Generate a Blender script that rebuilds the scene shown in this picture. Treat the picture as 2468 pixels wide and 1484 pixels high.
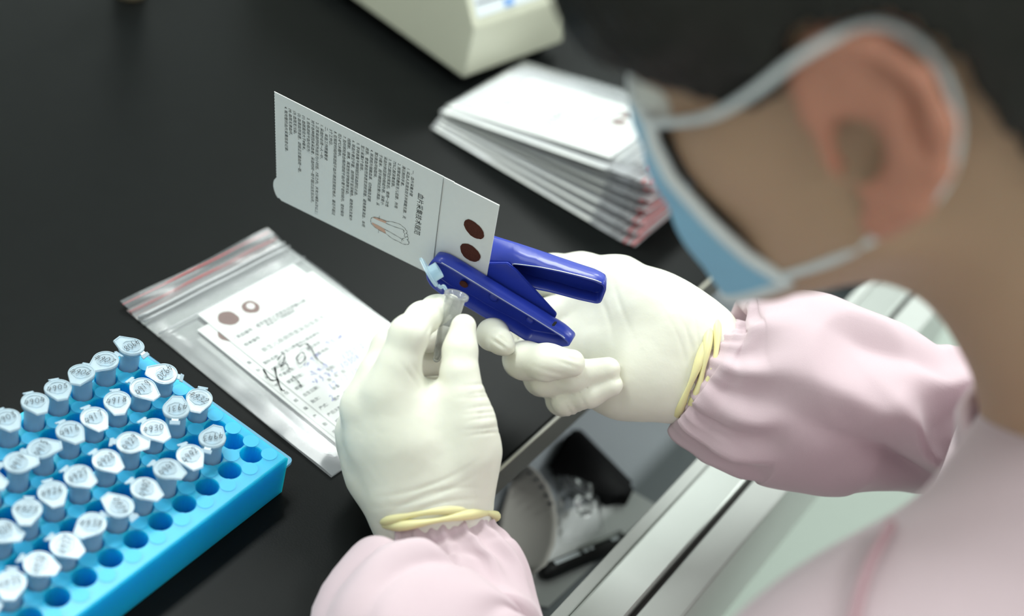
import bpy, bmesh, math, random
import numpy as np
from mathutils import Vector, Matrix, noise

# ---------------------------------------------------------------- scene, camera, light
for o in list(bpy.data.objects):
    bpy.data.objects.remove(o, do_unlink=True)
sc = bpy.context.scene
COL = sc.collection
random.seed(7)

TZ = 0.75                       # bench top height
RACKH = 0.028                   # tube rack height
PX, PY = 0.016, 0.0128          # rack hole pitch
F = 3500.0                      # focal length in pixels of the 2468 px frame
pitch, roll, yaw = (math.radians(a) for a in (39.5, 15.3, 25.6))
CAM = np.array([-0.4134, -0.3203, 0.5621 + TZ + RACKH])
cp, sp = math.cos(pitch), math.sin(pitch)
FW = np.array([math.cos(yaw) * cp, math.sin(yaw) * cp, -sp])
R0 = np.array([math.sin(yaw), -math.cos(yaw), 0.0])
U0 = np.cross(R0, FW)
RT = math.cos(roll) * R0 + math.sin(roll) * U0
UP = -math.sin(roll) * R0 + math.cos(roll) * U0

cam_d = bpy.data.cameras.new('camera')
cam = bpy.data.objects.new('camera', cam_d)
COL.objects.link(cam)
cam.matrix_world = Matrix(((RT[0], UP[0], -FW[0], CAM[0]), (RT[1], UP[1], -FW[1], CAM[1]),
                           (RT[2], UP[2], -FW[2], CAM[2]), (0, 0, 0, 1)))
cam_d.sensor_fit = 'HORIZONTAL'
cam_d.sensor_width = 36.0
cam_d.lens = F / 2468 * 36.0
cam_d.clip_start = 0.02
cam_d.dof.use_dof = True
cam_d.dof.focus_distance = 0.772
cam_d.dof.aperture_fstop = 3.2
sc.camera = cam

world = bpy.data.worlds.new('room_light')
sc.world = world
world.use_nodes = True
world.node_tree.nodes['Background'].inputs[0].default_value = (0.80, 0.90, 1.0, 1)
world.node_tree.nodes['Background'].inputs[1].default_value = 0.25


def lamp(name, loc, sx, sy, power, col=(0.95, 1.0, 0.97)):
    d = bpy.data.lights.new(name, 'AREA')
    d.shape = 'RECTANGLE'
    d.size, d.size_y, d.energy, d.color = sx, sy, power, col
    o = bpy.data.objects.new(name, d)
    o.location = loc
    COL.objects.link(o)
    return o


for lx_, ly_, pw_ in ((-1.3, 0.9, 8), (0.4, 0.9, 38), (2.1, 0.9, 30), (-1.3, -1.2, 8), (0.4, -1.2, 14), (2.1, -1.2, 32)):
    lamp('ceiling_light', (lx_, ly_, 2.66), 1.2, 0.3, pw_)

sc.view_settings.view_transform = 'Standard'
sc.view_settings.look = 'None'
sc.view_settings.gamma = 1.0
sc.view_settings.use_curve_mapping = False
sc.view_settings.exposure = 0.24


# ---------------------------------------------------------------- pixel helpers
def ray(x, y):
    return FW + (x - 1234) / F * RT - (y - 742) / F * UP


def D(x, y, d):
    """point at camera depth d seen at pixel x, y"""
    return CAM + d * ray(x, y)


def onz(x, y, z):
    r = ray(x, y)
    return CAM + r * (z - CAM[2]) / r[2]


def onplane(x, y, p0, n):
    r = ray(x, y)
    return CAM + r * (np.dot(p0 - CAM, n) / np.dot(r, n))


def unit(v):
    v = np.asarray(v, float)
    return v / np.linalg.norm(v)


# ---------------------------------------------------------------- materials
def mat(name, col, rough=0.5, spec=0.5, metal=0.0, var=0.0, vscale=40.0, bump=0.0, bscale=300.0,
        sss=0.0, sssr=(0.01, 0.005, 0.003), coat=0.0, sheen=0.0, bdetail=3.0):
    m = bpy.data.materials.new(name)
    m.use_nodes = True
    nt = m.node_tree
    b = nt.nodes['Principled BSDF']
    b.inputs['Base Color'].default_value = (*col, 1)
    b.inputs['Roughness'].default_value = rough
    b.inputs['Specular IOR Level'].default_value = spec
    b.inputs['Metallic'].default_value = metal
    b.inputs['Coat Weight'].default_value = coat
    if sheen:
        b.inputs['Sheen Weight'].default_value = sheen
    if sss:
        b.inputs['Subsurface Weight'].default_value = sss
        b.inputs['Subsurface Radius'].default_value = sssr
        b.inputs['Subsurface Scale'].default_value = 1.0
    tc = nt.nodes.new('ShaderNodeTexCoord')
    if var:
        n = nt.nodes.new('ShaderNodeTexNoise')
        n.inputs['Scale'].default_value = vscale
        n.inputs['Detail'].default_value = 4
        mx = nt.nodes.new('ShaderNodeMix')
        mx.data_type = 'RGBA'
        mx.inputs[6].default_value = (*[c * (1 - var) for c in col], 1)
        mx.inputs[7].default_value = (*[min(1, c * (1 + var)) for c in col], 1)
        nt.links.new(tc.outputs['Object'], n.inputs['Vector'])
        nt.links.new(n.outputs['Fac'], mx.inputs[0])
        nt.links.new(mx.outputs[2], b.inputs['Base Color'])
    if bump:
        n2 = nt.nodes.new('ShaderNodeTexNoise')
        n2.inputs['Scale'].default_value = bscale
        n2.inputs['Detail'].default_value = bdetail
        bp = nt.nodes.new('ShaderNodeBump')
        bp.inputs['Strength'].default_value = bump
        bp.inputs['Distance'].default_value = 0.001
        nt.links.new(tc.outputs['Object'], n2.inputs['Vector'])
        nt.links.new(n2.outputs['Fac'], bp.inputs['Height'])
        nt.links.new(bp.outputs['Normal'], b.inputs['Normal'])
    return m


def film_mat(name, col, haze, trans=0.0, rough=0.15, ior=1.45, gloss=1.0):
    """thin clear plastic: see-through + a little milky haze + fresnel gloss"""
    m = bpy.data.materials.new(name)
    m.use_nodes = True
    nt = m.node_tree
    nt.nodes.remove(nt.nodes['Principled BSDF'])
    out = nt.nodes['Material Output']
    t = nt.nodes.new('ShaderNodeBsdfTransparent')
    d = nt.nodes.new('ShaderNodeBsdfDiffuse')
    d.inputs[0].default_value = (*col, 1)
    tl = nt.nodes.new('ShaderNodeBsdfTranslucent')
    tl.inputs[0].default_value = (*col, 1)
    m0 = nt.nodes.new('ShaderNodeMixShader')
    m0.inputs[0].default_value = trans
    nt.links.new(d.outputs[0], m0.inputs[1])
    nt.links.new(tl.outputs[0], m0.inputs[2])
    m1 = nt.nodes.new('ShaderNodeMixShader')
    m1.inputs[0].default_value = haze
    nt.links.new(t.outputs[0], m1.inputs[1])
    nt.links.new(m0.outputs[0], m1.inputs[2])
    g = nt.nodes.new('ShaderNodeBsdfGlossy')
    g.inputs['Roughness'].default_value = rough
    fr = nt.nodes.new('ShaderNodeFresnel')
    fr.inputs[0].default_value = ior
    mu = nt.nodes.new('ShaderNodeMath')
    mu.operation = 'MULTIPLY'
    mu.inputs[1].default_value = gloss
    nt.links.new(fr.outputs[0], mu.inputs[0])
    m2 = nt.nodes.new('ShaderNodeMixShader')
    nt.links.new(mu.outputs[0], m2.inputs[0])
    nt.links.new(m1.outputs[0], m2.inputs[1])
    nt.links.new(g.outputs[0], m2.inputs[2])
    nt.links.new(m2.outputs[0], out.inputs['Surface'])
    return m


M = dict(
    bench=mat('bench_black', (0.0055, 0.0064, 0.0064), 0.34, 0.06, var=0.12, vscale=60, bump=0.05, bscale=900),
    bench_edge=mat('bench_edge', (0.10, 0.098, 0.088), 0.4, 0.5, var=0.1),
    white_wall=mat('wall_paint', (0.72, 0.74, 0.73), 0.7, 0.3, var=0.02, vscale=5),
    metal=mat('satin_metal', (0.44, 0.46, 0.44), 0.38, 0.5, 0.7, var=0.05, vscale=20),
    metal_dark=mat('dark_gap', (0.03, 0.028, 0.026), 0.6),
    grey=mat('grey_panel', (0.42, 0.44, 0.42), 0.45, 0.5, var=0.04, vscale=10),
    drawer=mat('drawer_grey', (0.34, 0.37, 0.40), 0.5, 0.4, var=0.06, vscale=12),
    floor=mat('floor_green', (0.49, 0.55, 0.50), 0.35, 0.4, var=0.06, vscale=3),
    rack=mat('rack_blue', (0.010, 0.47, 0.95), 0.33, 0.45, sss=0.8, sssr=(0.002, 0.016, 0.024), var=0.03, vscale=60),
    rack_pale=mat('rack_pale', (0.05, 0.55, 0.97), 0.4, 0.3, sss=0.3, sssr=(0.001, 0.004, 0.006)),
    rack_tab=film_mat('rack_tab', (0.25, 0.60, 0.85), 0.72, 0.2),
    tube=film_mat('tube_plastic', (0.66, 0.88, 1.0), 0.46, 0.45, 0.25, 1.45, 0.6),
    cap=film_mat('cap_plastic', (0.72, 0.89, 1.0), 0.60, 0.3, 0.25, 1.5, 0.9),
    clear=film_mat('clear_plastic', (0.90, 0.93, 0.93), 0.25, 0.4, 0.12, 1.45, 0.7),
    film=film_mat('bag_film', (0.86, 0.90, 0.95), 0.13, 0.1, 0.15, 1.4, 0.75),
    film_thick=film_mat('bag_film_folded', (0.90, 0.92, 0.96), 0.5, 0.2, 0.2, 1.4, 1.2),
    zip=film_mat('zip_white', (0.93, 0.95, 0.98), 0.45, 0.1, 0.2, 1.45, 1.5),
    red=film_mat('zip_red', (0.85, 0.12, 0.13), 0.55, 0.1),
    paper=mat('card_paper', (0.79, 0.80, 0.78), 0.75, 0.2, var=0.02, vscale=300, bump=0.03, bscale=2500),
    paper2=mat('white_paper', (0.88, 0.90, 0.90), 0.75, 0.2, var=0.02, vscale=100),
    paper_grey=mat('grey_paper', (0.62, 0.60, 0.56), 0.7, 0.2, var=0.03, vscale=60),
    ink=mat('print_ink', (0.035, 0.04, 0.04), 0.7, 0.1),
    ink_grey=mat('print_grey', (0.09, 0.10, 0.10), 0.7, 0.1),
    ink_blue=mat('pen_blue', (0.07, 0.07, 0.50), 0.6, 0.1),
    ink_black=mat('marker_black', (0.012, 0.013, 0.014), 0.5, 0.2),
    pencil=mat('marker_grey', (0.05, 0.055, 0.06), 0.5, 0.2),
    skinprint=mat('print_peach', (0.68, 0.42, 0.32), 0.7, 0.1),
    blood=mat('dried_blood', (0.085, 0.027, 0.018), 0.85, 0.15, var=0.35, vscale=900, bump=0.2, bscale=3000),
    blood2=mat('dried_blood_pale', (0.17, 0.075, 0.055), 0.85, 0.15, var=0.15, vscale=500),
    punch=mat('blue_enamel', (0.020, 0.042, 0.38), 0.34, 0.45, coat=0.15, var=0.06, vscale=80, bump=0.03, bscale=500),
    rim_glint=mat('highlight_metal', (0.70, 0.72, 0.76), 0.3, 0.5, 0.7),
    slot=mat('slot_dark', (0.004, 0.005, 0.012), 0.6),
    glove=mat('latex_glove', (0.84, 0.83, 0.72), 0.48, 0.35, sss=0.18, sssr=(0.006, 0.005, 0.003), var=0.05,
              vscale=35, bump=0.10, bscale=320),
    cuff=mat('latex_cuff', (0.85, 0.78, 0.42), 0.42, 0.4, sss=0.2, sssr=(0.004, 0.003, 0.001), var=0.06, vscale=60),
    gown=mat('pink_cotton', (0.59, 0.462, 0.503), 0.85, 0.15, var=0.03, vscale=30, bump=0.10, bscale=1800, sheen=0.25),
    seam=mat('pink_seam', (0.50, 0.30, 0.34), 0.85, 0.1),
    skin=mat('skin', (0.46, 0.29, 0.195), 0.5, 0.3, sss=0.2, sssr=(0.010, 0.004, 0.002), var=0.06, vscale=30),
    ear=mat('skin_ear', (0.52, 0.23, 0.16), 0.5, 0.35, sss=0.3, sssr=(0.012, 0.004, 0.002), var=0.06, vscale=60),
    eye=mat('eye_white', (0.75, 0.73, 0.70), 0.2),
    iris=mat('eye_dark', (0.02, 0.012, 0.008), 0.1),
    hair=mat('black_hair', (0.012, 0.010, 0.008), 0.55, 0.35, var=0.4, vscale=150, bump=0.6, bscale=500),
    mask=mat('mask_blue', (0.30, 0.56, 0.76), 0.8, 0.15, var=0.04, vscale=60, bump=0.08, bscale=1500),
    mask_white=mat('mask_white', (0.72, 0.74, 0.76), 0.8, 0.15),
    cream=mat('cream_plastic', (0.62, 0.62, 0.50), 0.42, 0.4, var=0.02, vscale=50, bump=0.03, bscale=1200),
    panel=mat('panel_white', (0.74, 0.79, 0.83), 0.35, 0.4),
    panel_dark=mat('panel_dark', (0.05, 0.05, 0.06), 0.3, 0.5),
    panel_grey=mat('panel_grey', (0.10, 0.10, 0.13), 0.4, 0.4),
    panel_blue=mat('panel_blue', (0.22, 0.40, 0.75), 0.4, 0.4),
    black=mat('black_plastic', (0.008, 0.008, 0.009), 0.45, 0.4),
    black_felt=mat('black_case', (0.004, 0.004, 0.005), 0.7, 0.2, bump=0.2, bscale=800),
    edge_shine=mat('edge_highlight', (0.34, 0.33, 0.27), 0.4),
    brown=mat('brown_base', (0.25, 0.20, 0.13), 0.5),
)


def add_translucent(m, col, fac):
    nt = m.node_tree
    b = nt.nodes['Principled BSDF']
    t = nt.nodes.new('ShaderNodeBsdfTranslucent')
    t.inputs[0].default_value = (*col, 1)
    mx = nt.nodes.new('ShaderNodeMixShader')
    mx.inputs[0].default_value = fac
    nt.links.new(b.outputs[0], mx.inputs[1])
    nt.links.new(t.outputs[0], mx.inputs[2])
    nt.links.new(mx.outputs[0], nt.nodes['Material Output'].inputs['Surface'])


add_translucent(M['rack'], (0.03, 0.62, 1.0), 0.06)


# ---------------------------------------------------------------- mesh helpers
def link(o, parent=None):
    COL.objects.link(o)
    if parent is not None:
        o.parent = parent
    return o


def mesh_obj(name, verts, faces, material, parent=None, smooth=False):
    me = bpy.data.meshes.new(name)
    me.from_pydata([tuple(map(float, v)) for v in verts], [], [tuple(int(i) for i in f) for f in faces])
    if smooth:
        me.polygons.foreach_set('use_smooth', [True] * len(me.polygons))
    me.materials.append(material)
    me.update()
    return link(bpy.data.objects.new(name, me), parent)


def bm_obj(name, bm, material, parent=None, smooth=False):
    me = bpy.data.meshes.new(name)
    bmesh.ops.recalc_face_normals(bm, faces=bm.faces)
    bm.to_mesh(me)
    bm.free()
    if smooth:
        me.polygons.foreach_set('use_smooth', [True] * len(me.polygons))
    me.materials.append(material)
    return link(bpy.data.objects.new(name, me), parent)


def tag(o, label, cat, group=None):
    o['label'] = label
    o['category'] = cat
    if group:
        o['group'] = group
    return o


def thing(name, label, cat, loc=(0, 0, 0), rotz=0.0, group=None):
    o = bpy.data.objects.new(name, None)
    o.empty_display_size = 0.01
    o.location = [float(c) for c in loc]
    o.rotation_euler = (0, 0, rotz)
    COL.objects.link(o)
    return tag(o, label, cat, group)


def structure(o):
    o['kind'] = 'structure'
    return o


def box_bm(bm, c, s, bev=0.0):
    r = bmesh.ops.create_cube(bm, size=1.0)
    vs = r['verts']
    for v in vs:
        v.co = Vector((c[0] + v.co.x * s[0], c[1] + v.co.y * s[1], c[2] + v.co.z * s[2]))
    if bev:
        es = list({e for v in vs for e in v.link_edges})
        bmesh.ops.bevel(bm, geom=es, offset=bev, segments=2, affect='EDGES', profile=0.5)


def box(name, c, s, material, parent=None, bev=0.0):
    bm = bmesh.new()
    box_bm(bm, c, s, bev)
    return bm_obj(name, bm, material, parent)


def lathe(profile, n=32):
    """profile of (r, z) -> verts, faces around z"""
    V, Fc = [], []
    for r, z in profile:
        for k in range(n):
            a = 2 * math.pi * k / n
            V.append((r * math.cos(a), r * math.sin(a), z))
    for i in range(len(profile) - 1):
        for k in range(n):
            k2 = (k + 1) % n
            Fc.append((i * n + k, i * n + k2, (i + 1) * n + k2, (i + 1) * n + k))
    return V, Fc


def catmull(P, n):
    P = np.asarray(P, float)
    Q = np.vstack([2 * P[0] - P[1], P, 2 * P[-1] - P[-2]])
    out = []
    for i in range(len(P) - 1):
        p0, p1, p2, p3 = Q[i:i + 4]
        for k in range(n):
            t = k / n
            out.append(0.5 * ((2 * p1) + (-p0 + p2) * t + (2 * p0 - 5 * p1 + 4 * p2 - p3) * t * t
                              + (-p0 + 3 * p1 - 3 * p2 + p3) * t ** 3))
    out.append(P[-1])
    return np.array(out)


def tube_mesh(pts, rad, n=10, closed=False):
    pts = np.asarray(pts, float)
    rad = np.broadcast_to(np.asarray(rad, float), (len(pts),))
    V, Fc = [], []
    prev = None
    m = len(pts)
    for i in range(m):
        if closed:
            t = unit(pts[(i + 1) % m] - pts[(i - 1) % m])
        else:
            t = unit(pts[min(i + 1, m - 1)] - pts[max(i - 1, 0)])
        if prev is None:
            a = np.cross(t, [0.31, 0.27, 0.91])
        else:
            a = prev - t * np.dot(prev, t)
        a = unit(a)
        prev = a
        b = np.cross(t, a)
        for k in range(n):
            an = 2 * math.pi * k / n
            V.append(pts[i] + rad[i] * (math.cos(an) * a + math.sin(an) * b))
    rings = m if closed else m - 1
    for i in range(rings):
        j = (i + 1) % m
        for k in range(n):
            k2 = (k + 1) % n
            Fc.append((i * n + k, i * n + k2, j * n + k2, j * n + k))
    if not closed:
        Fc.append(tuple(range(n - 1, -1, -1)))
        Fc.append(tuple((m - 1) * n + k for k in range(n)))
    return V, Fc


# ---------------------------------------------------------------- signed distance bodies -> one continuous mesh
class Field:
    def __init__(self, lo, hi, h):
        self.lo, self.h = np.array(lo, float), h
        self.n = np.ceil((np.array(hi) - self.lo) / h).astype(int) + 1
        self.x, self.y, self.z = (self.lo[i] + h * np.arange(self.n[i]) for i in range(3))

    def empty(self):
        return np.full(tuple(self.n), 1.0, np.float32)

    def sub(self, lo, hi):
        a = np.clip(np.floor((np.asarray(lo) - self.lo) / self.h).astype(int), 0, self.n)
        b = np.clip(np.ceil((np.asarray(hi) - self.lo) / self.h).astype(int) + 1, 0, self.n)
        s = tuple(slice(a[i], b[i]) for i in range(3))
        return s, self.x[s[0]][:, None, None], self.y[s[1]][None, :, None], self.z[s[2]][None, None, :]


def smin(a, b, k):
    h = np.maximum(k - np.abs(a - b), 0) / k
    return np.minimum(a, b) - h * h * k * 0.25


def add_cone(fd, A, a, b, ra, rb, k):
    a, b = np.asarray(a, float), np.asarray(b, float)
    m = max(ra, rb) + k + 0.006
    s, X, Y, Z = fd.sub(np.minimum(a, b) - m, np.maximum(a, b) + m)
    d = b - a
    L2 = max(float(d @ d), 1e-12)
    t = np.clip(((X - a[0]) * d[0] + (Y - a[1]) * d[1] + (Z - a[2]) * d[2]) / L2, 0, 1)
    dist = np.sqrt((X - a[0] - t * d[0]) ** 2 + (Y - a[1] - t * d[1]) ** 2 + (Z - a[2] - t * d[2]) ** 2) - (ra + (rb - ra) * t)
    A[s] = smin(A[s], dist.astype(np.float32), k) if k > 0 else np.minimum(A[s], dist)


def add_ell(fd, A, c, r, k, sub=False):
    c, r = np.asarray(c, float), np.asarray(r, float)
    m = r + k + 0.006
    s, X, Y, Z = fd.sub(c - m, c + m)
    q = np.sqrt(((X - c[0]) / r[0]) ** 2 + ((Y - c[1]) / r[1]) ** 2 + ((Z - c[2]) / r[2]) ** 2)
    dist = ((q - 1) * r.min()).astype(np.float32)
    if sub:
        A[s] = -smin(-A[s], dist, k)
    else:
        A[s] = smin(A[s], dist, k)


def chain(fd, pts, k):
    A = fd.empty()
    for (a, ra), (b, rb) in zip(pts[:-1], pts[1:]):
        add_cone(fd, A, a, b, ra, rb, k)
    return A


def surface(fd, A, smooth_it=2):
    """naive surface nets"""
    neg = A < 0
    c = np.zeros(tuple(np.array(A.shape) - 1), int)
    for dx in (0, 1):
        for dy in (0, 1):
            for dz in (0, 1):
                c += neg[dx:A.shape[0] - 1 + dx, dy:A.shape[1] - 1 + dy, dz:A.shape[2] - 1 + dz]
    cells = np.argwhere((c > 0) & (c < 8))
    idx = -np.ones(c.shape, int)
    idx[tuple(cells.T)] = np.arange(len(cells))
    cor = np.array([(i, j, k) for i in (0, 1) for j in (0, 1) for k in (0, 1)])
    edges = [(a, b) for a in range(8) for b in range(a + 1, 8) if np.abs(cor[a] - cor[b]).sum() == 1]
    vals = np.stack([A[cells[:, 0] + q[0], cells[:, 1] + q[1], cells[:, 2] + q[2]] for q in cor], 1)
    acc = np.zeros((len(cells), 3))
    cnt = np.zeros(len(cells))
    for a, b in edges:
        va, vb = vals[:, a], vals[:, b]
        m = (va < 0) != (vb < 0)
        t = np.where(m, va / np.where(m, va - vb, 1), 0)
        p = cor[a][None] + t[:, None] * (cor[b] - cor[a])[None]
        acc += np.where(m[:, None], p, 0)
        cnt += m
    V = fd.lo + fd.h * (cells + acc / cnt[:, None])
    quads = []
    for ax in range(3):
        o = [1, 1, 1]
        sl0 = [slice(1, -1)] * 3
        sl1 = [slice(1, -1)] * 3
        sl0[ax] = slice(0, -1)
        sl1[ax] = slice(1, None)
        n0, n1 = neg[tuple(sl0)], neg[tuple(sl1)]
        e = np.argwhere(n0 != n1)
        flip = n0[tuple(e.T)]
        base = e + 1
        base[:, ax] = e[:, ax]
        u, w = [(1, 2), (2, 0), (0, 1)][ax]
        du = np.zeros(3, int)
        dw = np.zeros(3, int)
        du[u] = 1
        dw[w] = 1
        q = np.stack([idx[tuple((base - du - dw).T)], idx[tuple((base - dw).T)],
                      idx[tuple(base.T)], idx[tuple((base - du).T)]], 1)
        q[~flip] = q[~flip][:, ::-1]
        quads.append(q)
    Q = np.vstack(quads)
    Q = Q[(Q >= 0).all(1)]
    for _ in range(smooth_it):
        S = np.zeros_like(V)
        C = np.zeros(len(V))
        for i in range(4):
            j = (i + 1) % 4
            np.add.at(S, Q[:, i], V[Q[:, j]])
            np.add.at(C, Q[:, i], 1)
            np.add.at(S, Q[:, j], V[Q[:, i]])
            np.add.at(C, Q[:, j], 1)
        V = V * 0.5 + 0.5 * S / C[:, None]
    return V, Q


def vert_normals(V, Q):
    n = np.cross(V[Q[:, 2]] - V[Q[:, 0]], V[Q[:, 3]] - V[Q[:, 1]])
    N = np.zeros_like(V)
    for i in range(4):
        np.add.at(N, Q[:, i], n)
    return N / np.maximum(np.linalg.norm(N, axis=1), 1e-12)[:, None]


# ---------------------------------------------------------------- writing helpers
def text_mesh(body, size, line=1.0, align='LEFT', bold=0.0):
    cu = bpy.data.curves.new('t', 'FONT')
    cu.body = body
    cu.size = size
    cu.space_line = line
    cu.align_x = align
    cu.resolution_u = 2
    cu.offset = bold
    ob = bpy.data.objects.new('t', cu)
    COL.objects.link(ob)
    dg = bpy.context.evaluated_depsgraph_get()
    me = bpy.data.meshes.new_from_object(ob.evaluated_get(dg))
    V = [tuple(v.co) for v in me.vertices]
    Fc = [tuple(p.vertices) for p in me.polygons]
    bpy.data.objects.remove(ob)
    bpy.data.curves.remove(cu)
    bpy.data.meshes.remove(me)
    return V, Fc


DIG = {
    '0': [[(.3, 1), (.08, .8), (.02, .45), (.15, .08), (.35, .02), (.52, .3), (.5, .75), (.3, 1)]],
    '1': [[(.28, 1), (.22, .5), (.18, 0)]],
    '2': [[(.08, .8), (.28, 1), (.5, .8), (.35, .4), (.02, .02), (.3, .08), (.6, .02)]],
    '3': [[(.08, .92), (.4, 1), (.48, .78), (.22, .55), (.5, .38), (.42, .05), (.05, .05)]],
    '4': [[(.3, 1), (.02, .4), (.3, .36), (.62, .46)], [(.52, .85), (.42, .4), (.34, -.05)]],
    '5': [[(.55, 1), (.22, .98), (.12, .6), (.42, .55), (.45, .15), (.05, .02)]],
    '6': [[(.42, 1), (.12, .55), (.08, .15), (.35, .02), (.48, .3), (.12, .38)]],
    '7': [[(.05, .9), (.52, .98), (.36, .5), (.22, 0)]],
    '8': [[(.45, .88), (.2, .98), (.12, .72), (.45, .35), (.38, .05), (.1, .08), (.1, .35), (.48, .75), (.45, .88)]],
    '9': [[(.5, .75), (.3, 1), (.08, .72), (.3, .52), (.5, .78), (.42, .3), (.28, -.12)]],
    '.': [[(.05, .02), (.1, .06)]],
    '-': [[(.05, .4), (.4, .45)]],
    ' ': [],
}


def ribbon(polys, w):
    """flat strokes in the xy plane"""
    V, Fc = [], []
    for P in polys:
        if len(P) > 2:
            P = catmull([(x, y, 0) for x, y in P], 4)[:, :2]
        P = np.asarray(P, float)
        base = len(V)
        for i, p in enumerate(P):
            t = unit(P[min(i + 1, len(P) - 1)] - P[max(i - 1, 0)] + 1e-9)
            n = np.array([-t[1], t[0]]) * w * 0.5 * (0.75 + 0.35 * math.sin(1.7 * i))
            V += [(p[0] + n[0], p[1] + n[1], 0), (p[0] - n[0], p[1] - n[1], 0)]
        for i in range(len(P) - 1):
            Fc.append((base + 2 * i, base + 2 * i + 1, base + 2 * i + 3, base + 2 * i + 2))
    return V, Fc


def hand_digits(s, h, rnd, slant=0.25):
    polys = []
    x = 0.0
    for ch in s:
        for st in DIG[ch]:
            polys.append([((x + px * 0.9 + slant * py + rnd.uniform(-.03, .03)) * h,
                           (py + rnd.uniform(-.03, .03)) * h) for px, py in st])
        x += 0.72
    W = (x + slant) * h
    return [[(px - W / 2, py - h / 2) for px, py in P] for P in polys]


def put(Vs, fn):
    return [fn(*v[:2]) for v in Vs]


# ================================================================ the setting
EDGE_Y = -0.088
floor = structure(box('floor', (0.4, -0.4, -0.01), (5.6, 5.0, 0.02), M['floor']))
structure(box('ceiling', (0.4, -0.4, 2.71), (5.6, 5.0, 0.02), M['white_wall']))
structure(box('wall_back', (0.4, 2.11, 1.35), (5.6, 0.02, 2.7), M['white_wall']))
structure(box('wall_front', (0.4, -2.91, 1.35), (5.6, 0.02, 2.7), M['white_wall']))
structure(box('wall_left', (-2.41, -0.4, 1.35), (0.02, 5.0, 2.7), M['white_wall']))
structure(box('wall_right', (3.21, -0.4, 1.35), (0.02, 5.0, 2.7), M['white_wall']))

# worktop
wt = thing('worktop', 'black laboratory worktop with a pale front edge strip', 'worktop', (0.4, 0.3, TZ))
def at(o, c):
    return (c[0] - o.location[0], c[1] - o.location[1], c[2] - o.location[2])
box('slab', at(wt, (0.45, EDGE_Y + 0.4515, TZ - 0.0125)), (2.3, 0.897, 0.025), M['bench'], wt, 0.001)
box('edge_strip', at(wt, (0.45, EDGE_Y + 0.0015, TZ - 0.0130)), (2.3, 0.003, 0.024), M['bench_edge'], wt, 0.0008)

box('edge_highlight', at(wt, (0.45, EDGE_Y + 0.0004, TZ - 0.0004)), (2.3, 0.0016, 0.0014), M['edge_shine'], wt)  # specular line along the bench edge, put in as a pale strip

# cabinet with an open drawer
cb = thing('drawer_cabinet', 'grey steel cabinet under the black worktop with its drawer pulled open', 'cabinet', (0.3, 0.1, 0))
DY0, DY1 = -0.155, EDGE_Y + 0.25     # drawer front / back
DX0, DX1 = 0.0, 0.62
DZB, DZT = 0.625, 0.712
box('body', at(cb, (0.3, EDGE_Y + 0.45, 0.30)), (0.98, 0.80, 0.585), M['grey'], cb, 0.002)
box('rail', at(cb, (0.3, EDGE_Y + 0.035, 0.7185)), (0.98, 0.02, 0.011), M['metal'], cb, 0.001)
dr = box('drawer', at(cb, ((DX0 + DX1) / 2, (DY0 + DY1) / 2, DZB - 0.002)), (DX1 - DX0, DY1 - DY0, 0.004), M['drawer'], cb)
def dpart(name, c, s, m, bev=0.0):
    return box(name, at(cb, c), s, m, dr, bev)
for x in (DX0, DX1):
    dpart('drawer_side', (x, (DY0 + DY1) / 2, (DZB + DZT) / 2 - 0.006), (0.012, DY1 - DY0, DZT - DZB - 0.012), M['drawer'], 0.001)
dpart('drawer_back', ((DX0 + DX1) / 2, DY1, (DZB + DZT) / 2 - 0.01), (DX1 - DX0, 0.01, DZT - DZB - 0.02), M['drawer'])
dpart('front_lip', ((DX0 + DX1) / 2, DY0 - 0.004, (DZB + DZT) / 2 - 0.003), (DX1 - DX0, 0.008, DZT - DZB - 0.002), M['grey'], 0.001)
dpart('front_top', ((DX0 + DX1) / 2, DY0 - 0.021, DZT - 0.050), (DX1 - DX0 + 0.02, 0.024, 0.100), M['metal'], 0.0015)
dpart('front_gap', ((DX0 + DX1) / 2, DY0 - 0.0345, DZT - 0.052), (DX1 - DX0 + 0.02, 0.003, 0.092), M['metal_dark'])
dpart('front_panel', ((DX0 + DX1) / 2, DY0 - 0.0465, DZT - 0.062), (DX1 - DX0 + 0.02, 0.021, 0.118), M['grey'], 0.002)

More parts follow.
